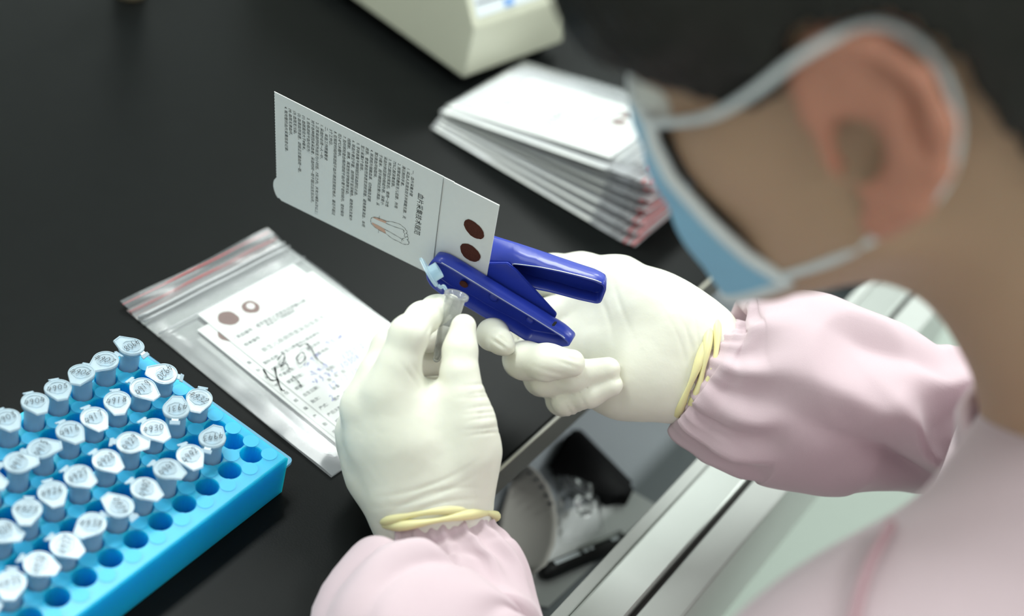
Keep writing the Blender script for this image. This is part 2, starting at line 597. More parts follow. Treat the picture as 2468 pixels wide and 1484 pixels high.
# ================================================================ tube rack
rk = thing('tube_rack', 'translucent bright blue plastic rack holding lidded microtubes', 'tube rack', (0, 0, TZ))
RX0, RX1 = -11 * PX - 0.0125, 0.0122
RY0, RY1 = -0.0146, 7 * PY + 0.0105
bm = bmesh.new()
NS = 24
HR = 0.0058
ztop = RACKH
for c in range(12):
    for r in range(8):
        cx, cy = -(11 - c) * PX, r * PY
        x0 = RX0 + 0.001 if c == 0 else cx - PX / 2
        x1 = RX1 - 0.001 if c == 11 else cx + PX / 2
        y0 = RY0 + 0.001 if r == 0 else cy - PY / 2
        y1 = RY1 - 0.001 if r == 7 else cy + PY / 2
        outer, rim, low, bot = [], [], [], []
        for k in range(NS):
            a = 2 * math.pi * (k + 0.5) / NS
            ca, sa = math.cos(a), math.sin(a)
            tx = ((x1 - cx) if ca > 0 else (x0 - cx)) / ca
            ty = ((y1 - cy) if sa > 0 else (y0 - cy)) / sa
            t = min(tx, ty)
            outer.append(bm.verts.new((cx + ca * t, cy + sa * t, ztop)))
            rim.append(bm.verts.new((cx + ca * (HR + 0.0004), cy + sa * (HR + 0.0004), ztop)))
            low.append(bm.verts.new((cx + ca * HR, cy + sa * HR, ztop - 0.0006)))
            bot.append(bm.verts.new((cx + ca * HR * 0.93, cy + sa * HR * 0.93, ztop - 0.021)))
        for k in range(NS):
            k2 = (k + 1) % NS
            for A_, B_ in ((outer, rim), (rim, low), (low, bot)):
                bm.faces.new((A_[k], A_[k2], B_[k2], B_[k]))
        bm.faces.new(bot)
        for k in range(NS):                      # cell corners
            k2 = (k + 1) % NS
            p, q = outer[k].co, outer[k2].co
            if abs(p.x - q.x) > 1e-6 and abs(p.y - q.y) > 1e-6:
                qx = x1 if max(abs(p.x - x1), abs(q.x - x1)) < abs(x1 - x0) / 2 else x0
                qy = y1 if max(abs(p.y - y1), abs(q.y - y1)) < abs(y1 - y0) / 2 else y0
                v = bm.verts.new((qx, qy, ztop))
                bm.faces.new((outer[k], v, outer[k2]))
# skirt with a rounded upper edge
ring = []
for dz, ins in ((0.0, 0.001), (-0.0004, 0.0004), (-0.0012, 0.0), (-RACKH + 0.0008, 0.0004), (-RACKH, 0.001), (-RACKH, 0.003)):
    ring.append([bm.verts.new((x, y, ztop + dz)) for x, y in
                 ((RX0 + ins, RY0 + ins), (RX1 - ins, RY0 + ins), (RX1 - ins, RY1 - ins), (RX0 + ins, RY1 - ins))])
for a, b in zip(ring[:-1], ring[1:]):
    for k in range(4):
        bm.faces.new((a[k], a[(k + 1) % 4], b[(k + 1) % 4], b[k]))
bmesh.ops.remove_doubles(bm, verts=bm.verts, dist=1e-6)
bm_obj('rack_body', bm, M['rack'], rk)
bm = bmesh.new()
for c in range(13):
    for r in range(9):
        x, y = -(11.5 - c) * PX + (0.0015 if c == 12 else 0) * -1, (r - 0.5) * PY
        if not (RX0 + 0.003 < x < RX1 - 0.003 and RY0 + 0.003 < y < RY1 - 0.003):
            continue
        bmesh.ops.create_cone(bm, cap_ends=True, segments=20, radius1=0.0042, radius2=0.0042, depth=0.00020,
                              matrix=Matrix.Translation((x, y, ztop + 0.00007)))
pl = bm_obj('lower_well_dots', bm, M['rack_pale'], rk)
pl['label'] = 'paler round spots between the holes'
bm = bmesh.new()
pts = [(RX1 - 0.001, RY0 + 0.0008)]
for k in range(7):
    a = -math.pi / 2 + math.pi / 2 * k / 6
    pts.append((RX1 + 0.0040 + 0.003 * math.cos(a), RY0 + 0.0040 + 0.003 * math.sin(a)))
for k in range(7):
    a = math.pi / 2 * k / 6
    pts.append((RX1 + 0.0040 + 0.003 * math.cos(a), RY1 - 0.0040 + 0.003 * math.sin(a)))
pts.append((RX1 - 0.001, RY1 - 0.0008))
vs = [bm.verts.new((x, y, ztop - 0.0100)) for x, y in pts]
f = bm.faces.new(vs)
ex = bmesh.ops.extrude_face_region(bm, geom=[f])
for g in ex['geom']:
    if isinstance(g, bmesh.types.BMVert):
        g.co.z += 0.0018
fl = bm_obj('side_flange', bm, M['rack_tab'], rk)
fl['label'] = 'clear rounded flange along the rack end'

# ---------------------------------------------------------------- microtubes
TL = 0.0390
prof = [(0.0001, -TL), (0.0012, -TL + 0.0002), (0.0020, -TL + 0.0012), (0.0044, -0.0185), (0.0050, -0.0165),
        (0.0053, -0.002), (0.0053, -0.0016), (0.0066, -0.0014), (0.0066, 0.0), (0.0046, 0.0), (0.0044, -0.016),
        (0.0036, -0.019), (0.0012, -TL + 0.0016), (0.0001, -TL + 0.0012)]


def tube_body_mesh():
    V, Fc = lathe(prof, 28)
    me = bpy.data.meshes.new('tube_body')
    me.from_pydata(V, [], Fc)
    me.polygons.foreach_set('use_smooth', [True] * len(me.polygons))
    me.materials.append(M['tube'])
    return me


def hull_outline(r, tip, half, n=30):
    """cap outline: a circle drawn out to an angular thumb tab along +x"""
    P = []
    a0 = math.acos(r / math.hypot(tip, half)) + math.atan2(half, tip)
    for k in range(n + 1):
        a = a0 + (2 * math.pi - 2 * a0) * k / n
        P.append((r * math.cos(a), r * math.sin(a)))
    P += [(tip, -half), (tip, half)]
    return P


def cap_mesh():
    bm = bmesh.new()
    o = hull_outline(0.0069, 0.0098, 0.0026)
    n = len(o)
    levels = []
    for sc_, z in ((0.97, 0.0002), (1.0, 0.0005), (1.0, 0.0013), (0.975, 0.0017), (0.90, 0.0017), (0.88, 0.0014)):
        levels.append([bm.verts.new((x * sc_, y * sc_, z)) for x, y in o])
    ang = [math.atan2(y, x) for x, y in o]
    for r, z in ((0.0052, 0.0014), (0.0050, 0.0017), (0.0046, 0.0017), (0.0044, 0.0010), (0.0020, 0.0010)):
        levels.append([bm.verts.new((r * math.cos(a), r * math.sin(a), z)) for a in ang])
    for a, b in zip(levels[:-1], levels[1:]):
        for k in range(n):
            bm.faces.new((a[k], a[(k + 1) % n], b[(k + 1) % n], b[k]))
    bm.faces.new(levels[-1])
    # plug under the lid
    lo = [[bm.verts.new((r * math.cos(a), r * math.sin(a), z)) for a in ang] for r, z in ((0.0044, 0.0002), (0.0043, -0.0045), (0.0036, -0.0045), (0.0036, 0.0001))]
    for a, b in zip(lo[:-1], lo[1:]):
        for k in range(n):
            bm.faces.new((a[k], a[(k + 1) % n], b[(k + 1) % n], b[k]))
    for k in range(n):
        bm.faces.new((levels[0][k], levels[0][(k + 1) % n], lo[0][(k + 1) % n], lo[0][k]))
    bmesh.ops.recalc_face_normals(bm, faces=bm.faces)
    me = bpy.data.meshes.new('cap')
    bm.to_mesh(me)
    bm.free()
    me.materials.append(M['cap'])
    return me


def hinge_mesh():
    bm = bmesh.new()
    for (x0, x1, w0, w1, z0, z1) in ((-0.0064, -0.0082, 0.0017, 0.0017, 0.0009, 0.0006), (-0.0082, -0.0100, 0.0026, 0.0026, 0.0006, -0.0002)):
        vs = []
        for x, w, z in ((x0, w0, z0), (x1, w1, z1)):
            vs += [bm.verts.new((x, -w, z)), bm.verts.new((x, w, z)), bm.verts.new((x, w, z - 0.0007)), bm.verts.new((x, -w, z - 0.0007))]
        for k in range(4):
            bm.faces.new((vs[k], vs[(k + 1) % 4], vs[4 + (k + 1) % 4], vs[4 + k]))
        bm.faces.new(vs[:4])
        bm.faces.new(vs[4:])
    bmesh.ops.recalc_face_normals(bm, faces=bm.faces)
    me = bpy.data.meshes.new('hinge')
    bm.to_mesh(me)
    bm.free()
    me.materials.append(M['cap'])
    return me


TB, CP, HG = tube_body_mesh(), cap_mesh(), hinge_mesh()
# number: (hinge direction in the photograph, writing direction in degrees)
INFO = {4908: ((43, 22), 215), 4907: ((75, -45), -15), 4906: ((30, -60), -8), 4905: ((-18, -50), 12), 4904: ((-37, -65), 14),
        4903: ((-40, -60), 25), 4920: ((87, 13), 225), 4919: ((-77, -50), 45), 4918: ((-13, -70), 8), 4917: ((-50, -65), 30),
        4916: ((-55, -65), 25), 4915: ((-100, 10), 60), 4914: ((-87, 10), 60), 4932: ((20, -65), -25), 4931: ((-8, 75), 190),
        4930: ((-75, -60), 10), 4929: ((-105, -10), 50), 4928: ((-80, -55), 40), 4927: ((-82, -50), 30), 4926: ((-30, -75), 15),
        4925: ((10, -80), -5), 4924: ((-80, -20), 40), 4943: ((-28, 60), 190), 4942: ((-43, -70), 45), 4941: ((-85, -40), 45),
        4940: ((-87, -50), 75), 4939: ((85, 55), -60), 4938: ((70, -60), 0), 4937: ((-95, -55), 70), 4936: ((-110, -40), 70),
        4935: ((10, -90), 20)}
CAPPX = {4908: (680, 105), 4907: (530, 187), 4906: (405, 245), 4905: (283, 310), 4904: (187, 395), 4903: (25, 480),
         4920: (838, 262), 4919: (737, 335), 4918: (590, 400), 4917: (480, 480), 4916: (360, 540), 4915: (195, 620), 4914: (97, 710),
         4932: (1013, 385), 4931: (888, 440), 4930: (785, 545), 4929: (660, 615), 4928: (545, 700), 4927: (387, 780), 4926: (255, 865),
         4925: (140, 950), 4924: (45, 1040), 4943: (1073, 570), 4942: (963, 680), 4941: (850, 735), 4940: (747, 840), 4939: (620, 930),
         4938: (465, 1020), 4937: (330, 1130), 4936: (205, 1225), 4935: (65, 1320)}
rnd = random.Random(3)
CAPZ = TZ + RACKH + 0.0125
NTH = 'first second third fourth fifth sixth seventh eighth ninth tenth eleventh twelfth'.split()
ROWN = {7: 'back', 5: 'second', 3: 'third', 1: 'front'}
for ri, first in ((7, 4897), (5, 4909), (3, 4921), (1, 4933)):
    for c in range(12):
        num = first + c
        if num == 4944:
            continue
        cx, cy = -(11 - c) * PX, ri * PY
        t = thing('microtube', 'lidded microtube marked %d, %s from the flat zip bag in the rack\'s %s tube row' % (num, NTH[11 - c], ROWN[ri]), 'tube', (cx, cy, CAPZ),
                  0, 'numbered microtubes in the blue rack')
        hd, ta = INFO.get(num, ((-70 + rnd.uniform(-30, 30), -50 + rnd.uniform(-30, 30)), rnd.uniform(0, 60)))
        if num in CAPPX:
            px, py = CAPPX[num][0] / 2.1083, 780 + CAPPX[num][1] / 2.1083
            w = onz(px, py, CAPZ)
            lean = np.clip(w[:2] - [cx, cy], -0.0034, 0.0034) * 0.75
        else:
            px, py = 300, 1000
            lean = np.array([rnd.uniform(-.002, .002), rnd.uniform(-.002, .002)])
        a = onz(px, py, CAPZ)
        b = onz(px + hd[0], py + hd[1], CAPZ)
        ha = math.atan2(b[1] - a[1], b[0] - a[0]) + math.pi
        # the tube leans in its loose hole: its lid moves by `lean`
        axis = Vector((lean[0], lean[1], 0.026)).normalized()
        q = Vector((0, 0, 1)).rotation_difference(axis)
        t.rotation_mode = 'QUATERNION'
        t.rotation_quaternion = q @ Matrix.Rotation(ha, 3, 'Z').to_quaternion()
        t.location = (cx + lean[0] * 0.55, cy + lean[1] * 0.55, CAPZ + rnd.uniform(-.0012, .0012))
        link(bpy.data.objects.new('tube_body', TB), t)
        cpo = link(bpy.data.objects.new('cap', CP), t)
        link(bpy.data.objects.new('hinge', HG), cpo)
        dx, dy = math.cos(math.radians(ta)), -math.sin(math.radians(ta))
        b2 = onz(px + 60 * dx, py + 60 * dy, CAPZ)
        wa = math.atan2(b2[1] - a[1], b2[0] - a[0]) - ha
        V, Fc = ribbon(hand_digits(str(num), 0.0038, rnd), 0.00042)
        V = [(x * math.cos(wa) - y * math.sin(wa), x * math.sin(wa) + y * math.cos(wa), 0.00185) for x, y, _ in V]
        mesh_obj('handwritten_number', V, Fc, M['pencil'], cpo)


# ================================================================ blood spot cards
def blob(rx, ry, seed, n=40, rough=0.04, th=0.0001):
    rn = random.Random(seed)
    ph = [rn.uniform(0, 6.28) for _ in range(5)]
    top = []
    for k in range(n):
        a = 2 * math.pi * k / n
        s = 1 + rough * (math.sin(2 * a + ph[0]) + .7 * math.sin(3 * a + ph[1]) + .5 * math.sin(5 * a + ph[2]) + .35 * math.sin(11 * a + ph[3])
                         + .3 * math.sin(17 * a + ph[4]))
        top.append((rx * s * math.cos(a), ry * s * math.sin(a)))
    V = [(x, y, th) for x, y in top] + [(x, y, 0.0) for x, y in top]
    Fc = [tuple(range(n))] + [(k, n + k, n + (k + 1) % n, (k + 1) % n) for k in range(n)]
    return V, Fc


FORM = ['• 采血编号：经手采血人员签名及采集日期', '标本编号', '', '新生儿疾病筛查采血信息卡']
FORM2 = ['医院名称：新生儿筛查中心采血单位', '住院号码：　　　　　出生孕周：', '母亲姓名：　　　　　联系电话：', '家庭住址：', '邮编：　　　　　　性别：',
         '出生日期：　　年　月　日', '胎次：　　　体重：', '产式：　顺产　剖宫产', '产后天数：', '哺乳：', '采血：']


def printed_card(name, label, org, xd, yd, W, L, spots, parent_frame=None, detail=True, seed=0, group=None, z=0.0):
    """card lying flat: org = lower left corner (world), xd, yd unit axes"""
    nrm = np.cross(xd, yd)
    t = thing(name, label, 'card', org, 0, group)
    def P(x, y, h=0.0):
        return np.asarray(xd) * x + np.asarray(yd) * y + nrm * h
    th = 0.0004
    V = [P(0, 0), P(W, 0), P(W, L), P(0, L), P(0, 0, th), P(W, 0, th), P(W, L, th), P(0, L, th)]
    mesh_obj('sheet', V, [(3, 2, 1, 0), (4, 5, 6, 7), (0, 1, 5, 4), (1, 2, 6, 5), (2, 3, 7, 6), (3, 0, 4, 7)], M['paper'], t)
    for i, (x, y, rx, ry, hole) in enumerate(spots):
        V, Fc = blob(rx, ry, seed + i)
        mesh_obj('blood_spot', [P(x + a, y + b, th + c) for a, b, c in V], Fc, M['blood2'], t)
        if hole:
            V, Fc = blob(rx * .45, ry * .5, seed + 9 + i, 20, 0.03)
            mesh_obj('punched_hole', [P(x + a + 0.0005, y + b + 0.0006, th + 0.0001 + c) for a, b, c in V], Fc, M['paper'], t)
    return t, P


BZ = TZ + 0.0026
TLc, TRc = onz(475, 757, BZ), onz(707, 637, BZ)
xd = unit(TRc - TLc)
yd = np.array([-xd[1], xd[0], 0])
CW = float(np.linalg.norm(TRc - TLc))
CL = 0.128
org = TLc - yd * CL
def loc_of(px, py, o=org):
    w = onz(px, py, BZ) - o
    return float(w @ xd), float(w @ yd)
s1, s2 = loc_of(550, 768), loc_of(604, 741)
card1, P1 = printed_card('blood_spot_card', 'white printed form card with two brown blood spots in the flat zip bag', org, xd, yd, CW, CL,
                         [(s1[0], s1[1], 0.0063, 0.0061, False), (s2[0], s2[1], 0.0057, 0.0053, True)], seed=5, group='cards in the flat zip bag')
org2 = org + xd * -0.0085 + yd * -0.010 - np.array([0, 0, 0.0008])
card2, P2 = printed_card('blood_spot_card', 'second white form card half hidden under the other card in the flat bag', org2, xd, yd, CW, CL,
                         [(s1[0] + 0.000, s1[1] + 0.0005, 0.0063, 0.0061, False)], seed=15, group='cards in the flat zip bag')
org3 = org + xd * 0.006 + yd * -0.011 - np.array([0, 0, 0.0014])
card3, P3 = printed_card('blood_spot_card', 'lowest white form card whose right edge shows in the flat bag', org3, xd, yd, CW, CL, [], seed=25,
                         group='cards in the flat zip bag')


def card_text(P, t, lines, x, y, size, pitch_, material, h=0.00046, name='printed_text', bold=0.00005):
    V, Fc = text_mesh('\n'.join(lines), size, pitch_ / size, 'LEFT', bold)
    return mesh_obj(name, [P(x + a, y + b, h) for a, b, _ in V], Fc, material, t)


lx, ly = loc_of(567, 820)
card_text(P1, card1, [FORM[0]], lx, ly, 0.0031, 0.0056, M['ink_grey'])
lx, ly = loc_of(592, 836)
card_text(P1, card1, [FORM[1]], lx, ly, 0.0030, 0.0056, M['ink_grey'])
lx, ly = loc_of(636, 850)
card_text(P1, card1, [FORM[3]], lx, ly, 0.0042, 0.0056, M['ink_grey'], bold=0.0)
lx, ly = loc_of(638, 880)
card_text(P1, card1, FORM2, lx, ly, 0.0028, 0.0066, M['ink_grey'])
# barcode box frame
lx, ly = loc_of(640, 800)
fr = [[(0, 0), (0.030, 0)], [(0.030, 0), (0.030, 0.008)], [(0.030, 0.008), (0, 0.008)], [(0, 0.008), (0, 0)]]
V, Fc = ribbon(fr, 0.00025)
mesh_obj('printed_box', [P1(lx + a, ly + b, 0.00046) for a, b, _ in V], Fc, M['ink_grey'], card1)
card_text(P1, card1, ['采血卡条码粘贴处'], lx + 0.004, ly + 0.0025, 0.0029, 0.005, M['ink_grey'])
V, Fc = ribbon([[(0.002, 0.006), (0.002, CL - 0.028)]], 0.0002)
mesh_obj('printed_line', [P2(a, b, 0.00046) for a, b, _ in V], Fc, M['ink_grey'], card2)
card_text(P2, card2, ['医', '院', '号', '母', '住', '邮', '编', '产', '胎', '采', '血', '人'], 0.0040, CL - 0.040, 0.0027, 0.0078, M['ink_grey'])
# blue pen entries
rnb = random.Random(11)
def scribble(n, w, h, rn):
    polys = []
    for i in range(n):
        x0 = i * w
        for _ in range(rn.randint(3, 5)):
            a = (x0 + rn.uniform(.05, .8) * w, rn.uniform(0, 1) * h)
            b = (x0 + rn.uniform(.05, .95) * w, rn.uniform(0, 1) * h)
            mid = ((a[0] + b[0]) / 2 + rn.uniform(-.2, .2) * w, (a[1] + b[1]) / 2 + rn.uniform(-.2, .2) * h)
            polys.append([a, mid, b])
    return polys
for (px, py, n, dg) in ((788, 838, 3, ''), (826, 862, 0, '17071211'), (735, 885, 3, ''), (752, 910, 3, ''), (758, 932, 4, ''), (822, 884, 0, '10304'),
                        (795, 934, 0, '17.12.14'), (796, 962, 0, '2')):
    lx, ly = loc_of(px, py)
    st = hand_digits(dg, 0.0042, rnb) if dg else scribble(n, 0.0050, 0.0046, rnb)
    off = 0 if not dg else len(dg) * 0.0015
    V, Fc = ribbon(st, 0.00045)
    mesh_obj('pen_entry', [P1(lx + a + off, ly + b, 0.0005) for a, b, _ in V], Fc, M['ink_blue'], card1)


# ---------------------------------------------------------------- zip bags
def zip_bag(name, label, org, xd, yd, W, L, bulge, seed, group=None, wrinkle=1.0, nx=30, ny=40, film='film', rr=0.0005):
    """org = lower left corner, zip along y = L"""
    nrm = np.cross(xd, yd)
    t = thing(name, label, 'zip bag', org, 0, group)
    def P(x, y, h):
        return np.asarray(xd) * x + np.asarray(yd) * y + nrm * h
    lip = 0.012
    def top(x, y):
        u, v = x / W, y / L
        e = min(1.0, min(u, 1 - u) / 0.10) * min(1.0, v / 0.05)
        ez = 1.0 if v < 0.82 else max(0.12, 1 - (v - 0.82) / 0.12)
        h = 0.0008 + bulge * (e * e * (3 - 2 * e)) * ez
        n1 = noise.noise(Vector((x * 45 + seed * 3.1, y * 16, seed)))
        n2 = noise.noise(Vector((x * 140 + seed, y * 60, seed * 1.7)))
        edge = 1.0 - 0.75 * e
        return h + wrinkle * (0.0010 * n1 * (0.35 + edge) + 0.0004 * n2 * (0.3 + edge)) + 0.0003
    V, Fc = [], []
    for j in range(ny + 1):
        for i in range(nx + 1):
            x, y = W * i / nx, (L + lip) * j / ny
            wob = 0.0008 * noise.noise(Vector((y * 30, seed, i // nx)))
            xx = x + (wob if i in (0, nx) else 0)
            V.append(P(xx, y, max(0.0005, top(x, min(y, L)) if y <= L else 0.0016 + 0.0010 * math.sin(x * 60 + seed) + (y - L) * 0.12)))
    nb = len(V)
    for j in range(2):
        for i in range(nx + 1):
            V.append(P(W * i / nx, (L + lip * 0.55) * j, 0.0002))
    for j in range(ny):
        for i in range(nx):
            a = j * (nx + 1) + i
            Fc.append((a, a + 1, a + nx + 2, a + nx + 1))
    for i in range(nx):
        Fc.append((nb + i, nb + nx + 1 + i, nb + nx + 2 + i, nb + i + 1))
    mesh_obj('film', V, Fc, M[film], t, True)
    def strip(nm, y, w, h, m, r):
        pts = [P(W * i / 16, y, h + 0.0002 * math.sin(i + seed)) for i in range(17)]
        Vv, Ff = tube_mesh(pts, r, 6)
        return mesh_obj(nm, Vv, Ff, m, t, True)
    strip('zip_ridge', L - 0.004, 0, 0.0022, M['zip'], 0.0010)
    strip('zip_ridge', L - 0.0085, 0, 0.0024, M['zip'], 0.0008)
    strip('zip_ridge', L - 0.022, 0, bulge * .5 + 0.001, M['zip'], 0.0006)
    strip('red_line', L + lip - 0.0022, 0, 0.0024, M['red'], rr)
    strip('red_line', L + 0.0035, 0, 0.0010, M['red'], rr)
    return t


b1, b2, b3 = onz(290, 738, TZ), onz(632, 567, TZ), onz(778, 1166, TZ)
bx = unit(b2 - b1)
by = np.array([-bx[1], bx[0], 0])
BW = float(np.linalg.norm(b2 - b1)) + 0.004
BL = float((b1 - b3) @ by) - 0.012
zip_bag('zip_bag', 'clear flat zip bag with a few form cards lying beside the blue rack', b1 - by * (BL + 0.012) + np.array([0, 0, 0.0004]), bx, by, BW, BL,
        0.0032, 1.3)
# marker strokes on the bag film (a number written over the cards)
lxs = []
def bagpx(pts):
    return [onz(x, y, TZ + 0.0053) for x, y in pts]
for m_, wd, P_ in ((M['ink_black'], 0.0013, [(634, 889), (652, 915), (672, 914)]), (M['ink_black'], 0.0013, [(662, 884), (668, 912), (678, 938), (686, 941)]),
                   (M['pencil'], 0.0009, [(668, 868), (682, 852), (686, 862), (676, 884)]), (M['pencil'], 0.0009, [(704, 905), (718, 918), (726, 930)]),
                   (M['pencil'], 0.0009, [(714, 862), (728, 848), (736, 862), (722, 876), (714, 862)]), (M['pencil'], 0.0009, [(740, 826), (752, 842), (762, 862), (778, 876)]),
                   (M['pencil'], 0.0009, [(720, 836), (736, 828), (746, 838)]), (M['pencil'], 0.0009, [(676, 884), (690, 876), (698, 890)])):
    W3 = np.array(bagpx(P_))
    o0 = W3[0]
    V, Fc = ribbon([[(p[0] - o0[0], p[1] - o0[1]) for p in W3]], wd)
    lxs.append((m_, [(v[0] + o0[0], v[1] + o0[1], TZ + 0.0053) for v in V], Fc))
bagobj = [o for o in bpy.data.objects if o.name == 'zip_bag'][0]
for m_, V, Fc in lxs:
    l0 = bagobj.location
    mesh_obj('marker_stroke', [(v[0] - l0[0], v[1] - l0[1], v[2] - l0[2]) for v in V], Fc, m_, bagobj)

# stack of filled bags further back, zips towards the front
sA, sB = onz(1036, 312, TZ), onz(1236, 196, TZ)
sx = unit(sB - sA)
sy = np.array([-sx[1], sx[0], 0])
SW = float(np.linalg.norm(sB - sA))
NB = 8
ORD = ['lowest', 'second lowest', 'third from the bottom', 'fourth from the bottom', 'fourth from the top', 'third from the top', 'second from the top', 'topmost']
rs = random.Random(5)
for i in range(NB):
    tilt = 0.0335 * i
    wob = rs.uniform(-0.004, 0.004)
    far = sA + sx * (0.004 * i * 0.5 + wob) + np.array([0, 0, 0.0006 + 0.0019 * i])
    ydn = unit(-sy * math.cos(tilt) + np.array([0, 0, math.sin(tilt)]))     # from the far end to the zip end
    xdn = -sx
    o0 = far + sx * SW * 0.97
    zip_bag('zip_bag', 'filled clear zip bag with red zip lines, %s of the bag stack' % ORD[i], o0, xdn, ydn, SW * 0.97, 0.168, 0.0034, 4.0 + i,
            'stacked filled zip bags', 0.9 if i < NB - 1 else 0.6, 18, 26, 'film_thick' if i < NB - 1 else 'film', 0.0012)
    co = o0 + xdn * 0.026 + ydn * 0.004 + np.cross(xdn, ydn) * 0.0012
    spots = [(0.012, 0.113, 0.0052, 0.0050, False), (0.026, 0.114, 0.0052, 0.0050, False)]
    cd, Pc = printed_card('blood_spot_card', 'white form card inside the bag that is %s of the stack' % ORD[i], co, xdn, ydn, 0.078, 0.138,
                          spots if i > 4 else [], seed=40 + i, group='cards in the stacked zip bags')
    if i == NB - 1:
        card_text(Pc, cd, [FORM[0], FORM[1]], 0.006, 0.108, 0.0029, 0.0056, M['ink_grey'])
        card_text(Pc, cd, [FORM[3]], 0.010, 0.096, 0.0042, 0.0056, M['ink_grey'])
        card_text(Pc, cd, FORM2, 0.010, 0.086, 0.0028, 0.0066, M['ink_grey'])
        for k, (x, y, n) in enumerate(((0.022, 0.076, 4), (0.030, 0.068, 5), (0.020, 0.060, 5), (0.048, 0.074, 3), (0.052, 0.066, 3), (0.045, 0.030, 2))):
            V, Fc = ribbon(scribble(n, 0.005, 0.0055, rnb), 0.0008)
            mesh_obj('pen_entry', [Pc(x + a, y + b, 0.0005) for a, b, _ in V], Fc, M['pencil'] if k < 4 else M['ink_blue'], cd)

# ================================================================ instrument at the back
IZ = TZ + 0.010
i0, i1, i2 = onz(1116, 190, IZ), onz(1363, 108, IZ), onz(840, 0, IZ)
ix = unit(i1 - i0)
ix = unit(ix + unit(np.array([(i2 - i0)[1], -(i2 - i0)[0], 0])))
iy = np.array([-ix[1], ix[0], 0])
IW = float(np.dot(i1 - i0, ix))
ins = thing('bench_instrument', 'cream plastic bench instrument with a sloping control panel', 'instrument', i0 - np.array([0, 0, 0.010]))
def IP(x, y, z):
    return ix * x + iy * y + np.array([0, 0, z])
profI = [(0.0, 0.010), (0.0, 0.0535), (0.0015, 0.0560), (0.044, 0.118), (0.048, 0.121), (0.26, 0.121), (0.26, 0.010)]
bm = bmesh.new()
Lf = [bm.verts.new(IP(0, y, z)) for y, z in profI]
Rf = [bm.verts.new(IP(IW, y, z)) for y, z in profI]
n = len(profI)
bm.faces.new(Lf)
bm.faces.new(Rf[::-1])
for k in range(n):
    bm.faces.new((Lf[k], Rf[k], Rf[(k + 1) % n], Lf[(k + 1) % n]))
bmesh.ops.bevel(bm, geom=list(bm.edges), offset=0.0022, segments=3, affect='EDGES', profile=0.5)
bm_obj('housing', bm, M['cream'], ins)
ps = unit(np.array([0.0425, 0.062]))
pn = np.array([-ps[1], ps[0]])
def PN(x, s, h):
    y, z = 0.0015 + ps[0] * s + pn[0] * h, 0.0560 + ps[1] * s + pn[1] * h
    return IP(x, y, z)
def plate(name, x0, x1, s0, s1, h, m, parent, th=0.0006):
    V = [PN(x, s, hh) for hh in (h - th, h) for x, s in ((x0, s0), (x1, s0), (x1, s1), (x0, s1))]
    return mesh_obj(name, V, [(3, 2, 1, 0), (4, 5, 6, 7), (0, 1, 5, 4), (1, 2, 6, 5), (2, 3, 7, 6), (3, 0, 4, 7)], m, parent)
pnl = plate('control_panel', 0.006, IW - 0.003, 0.004, 0.070, 0.0005, M['panel'], ins)
plate('panel_line', 0.008, 0.070, 0.0135, 0.0152, 0.0008, M['panel_grey'], pnl)
plate('panel_line', 0.008, 0.085, 0.0255, 0.0290, 0.0008, M['panel_grey'], pnl)
plate('display', 0.030, 0.075, 0.036, 0.052, 0.0009, M['panel_dark'], pnl)
for k in range(4):
    plate('button', 0.024 + k * 0.012, 0.031 + k * 0.012, 0.0175, 0.0235, 0.0012, M['panel_blue'], pnl)
plate('button', 0.036, 0.046, 0.0055, 0.0115, 0.0012, M['panel_blue'], pnl)
for x in (0.014, IW - 0.014):
    for y in (0.014, 0.245):
        V, Fc = lathe([(0.0001, 0), (0.006, 0), (0.006, 0.0105), (0.0001, 0.0105)], 16)
        c0 = IP(x, y, 0)
        mesh_obj('rubber_foot', [np.array(v) + c0 for v in V], Fc, M['black'], ins)

# unidentified object at the back: brown base rim shows, dark top guessed from its reflection
bp = onz(312, -17, TZ)
bt = thing('back_object', 'unidentified dark object on a brown round base at the back edge of view', 'object', bp)
V, Fc = lathe([(0.0001, 0), (0.0125, 0), (0.0130, 0.004), (0.0125, 0.008), (0.0001, 0.008)], 28)
mesh_obj('base', V, Fc, M['brown'], bt, True)
V, Fc = lathe([(0.0001, 0.008), (0.0115, 0.008), (0.0115, 0.075), (0.008, 0.088), (0.006, 0.092), (0.006, 0.105), (0.0001, 0.105)], 28)
mesh_obj('dark_body', V, Fc, M['black'], bt, True)
V, Fc = lathe([(0.0001, 0.105), (0.0085, 0.105), (0.0085, 0.122), (0.0001, 0.122)], 28)
mesh_obj('dark_top', V, Fc, M['black'], bt, True)

# ---------------------------------------------------------------- held things, person, drawer
# ================================================================ the card held upright in the punch
dTL, dTR, dBL, dBR = 0.767, 0.750, 0.816, 0.799
K_TL, K_TR = D(661, 221, dTL), D(1203, 493, dTR)
K_BL, K_BR = D(667.5, 478, dBL), D(1162.6, 722.5, dBR)
KN = unit(np.cross(K_BL - K_TL, K_TR - K_TL))
if KN @ FW > 0:
    KN = -KN
def KP(s, t, h=0.0):
    """s 0..1 along the card from its torn end to the spot end, t 0..1 from its upper to its lower long edge"""
    p = (K_TL * (1 - s) + K_TR * s) * (1 - t) + (K_BL * (1 - s) + K_BR * s) * t
    return p + KN * h
def kst(px, py):
    """card coordinates of a pixel"""
    s, t = 0.5, 0.5
    for _ in range(12):
        def e(s, t):
            d = KP(s, t) - CAM
            z = d @ FW
            return np.array([1234 + F * (d @ RT) / z - px, 742 - F * (d @ UP) / z - py])
        r = e(s, t)
        J = np.stack([(e(s + 1e-4, t) - r) / 1e-4, (e(s, t + 1e-4) - r) / 1e-4], 1)
        ds = np.linalg.solve(J, -r)
        s, t = s + ds[0], t + ds[1]
    return s, t
KL = np.linalg.norm(K_TR - K_TL)
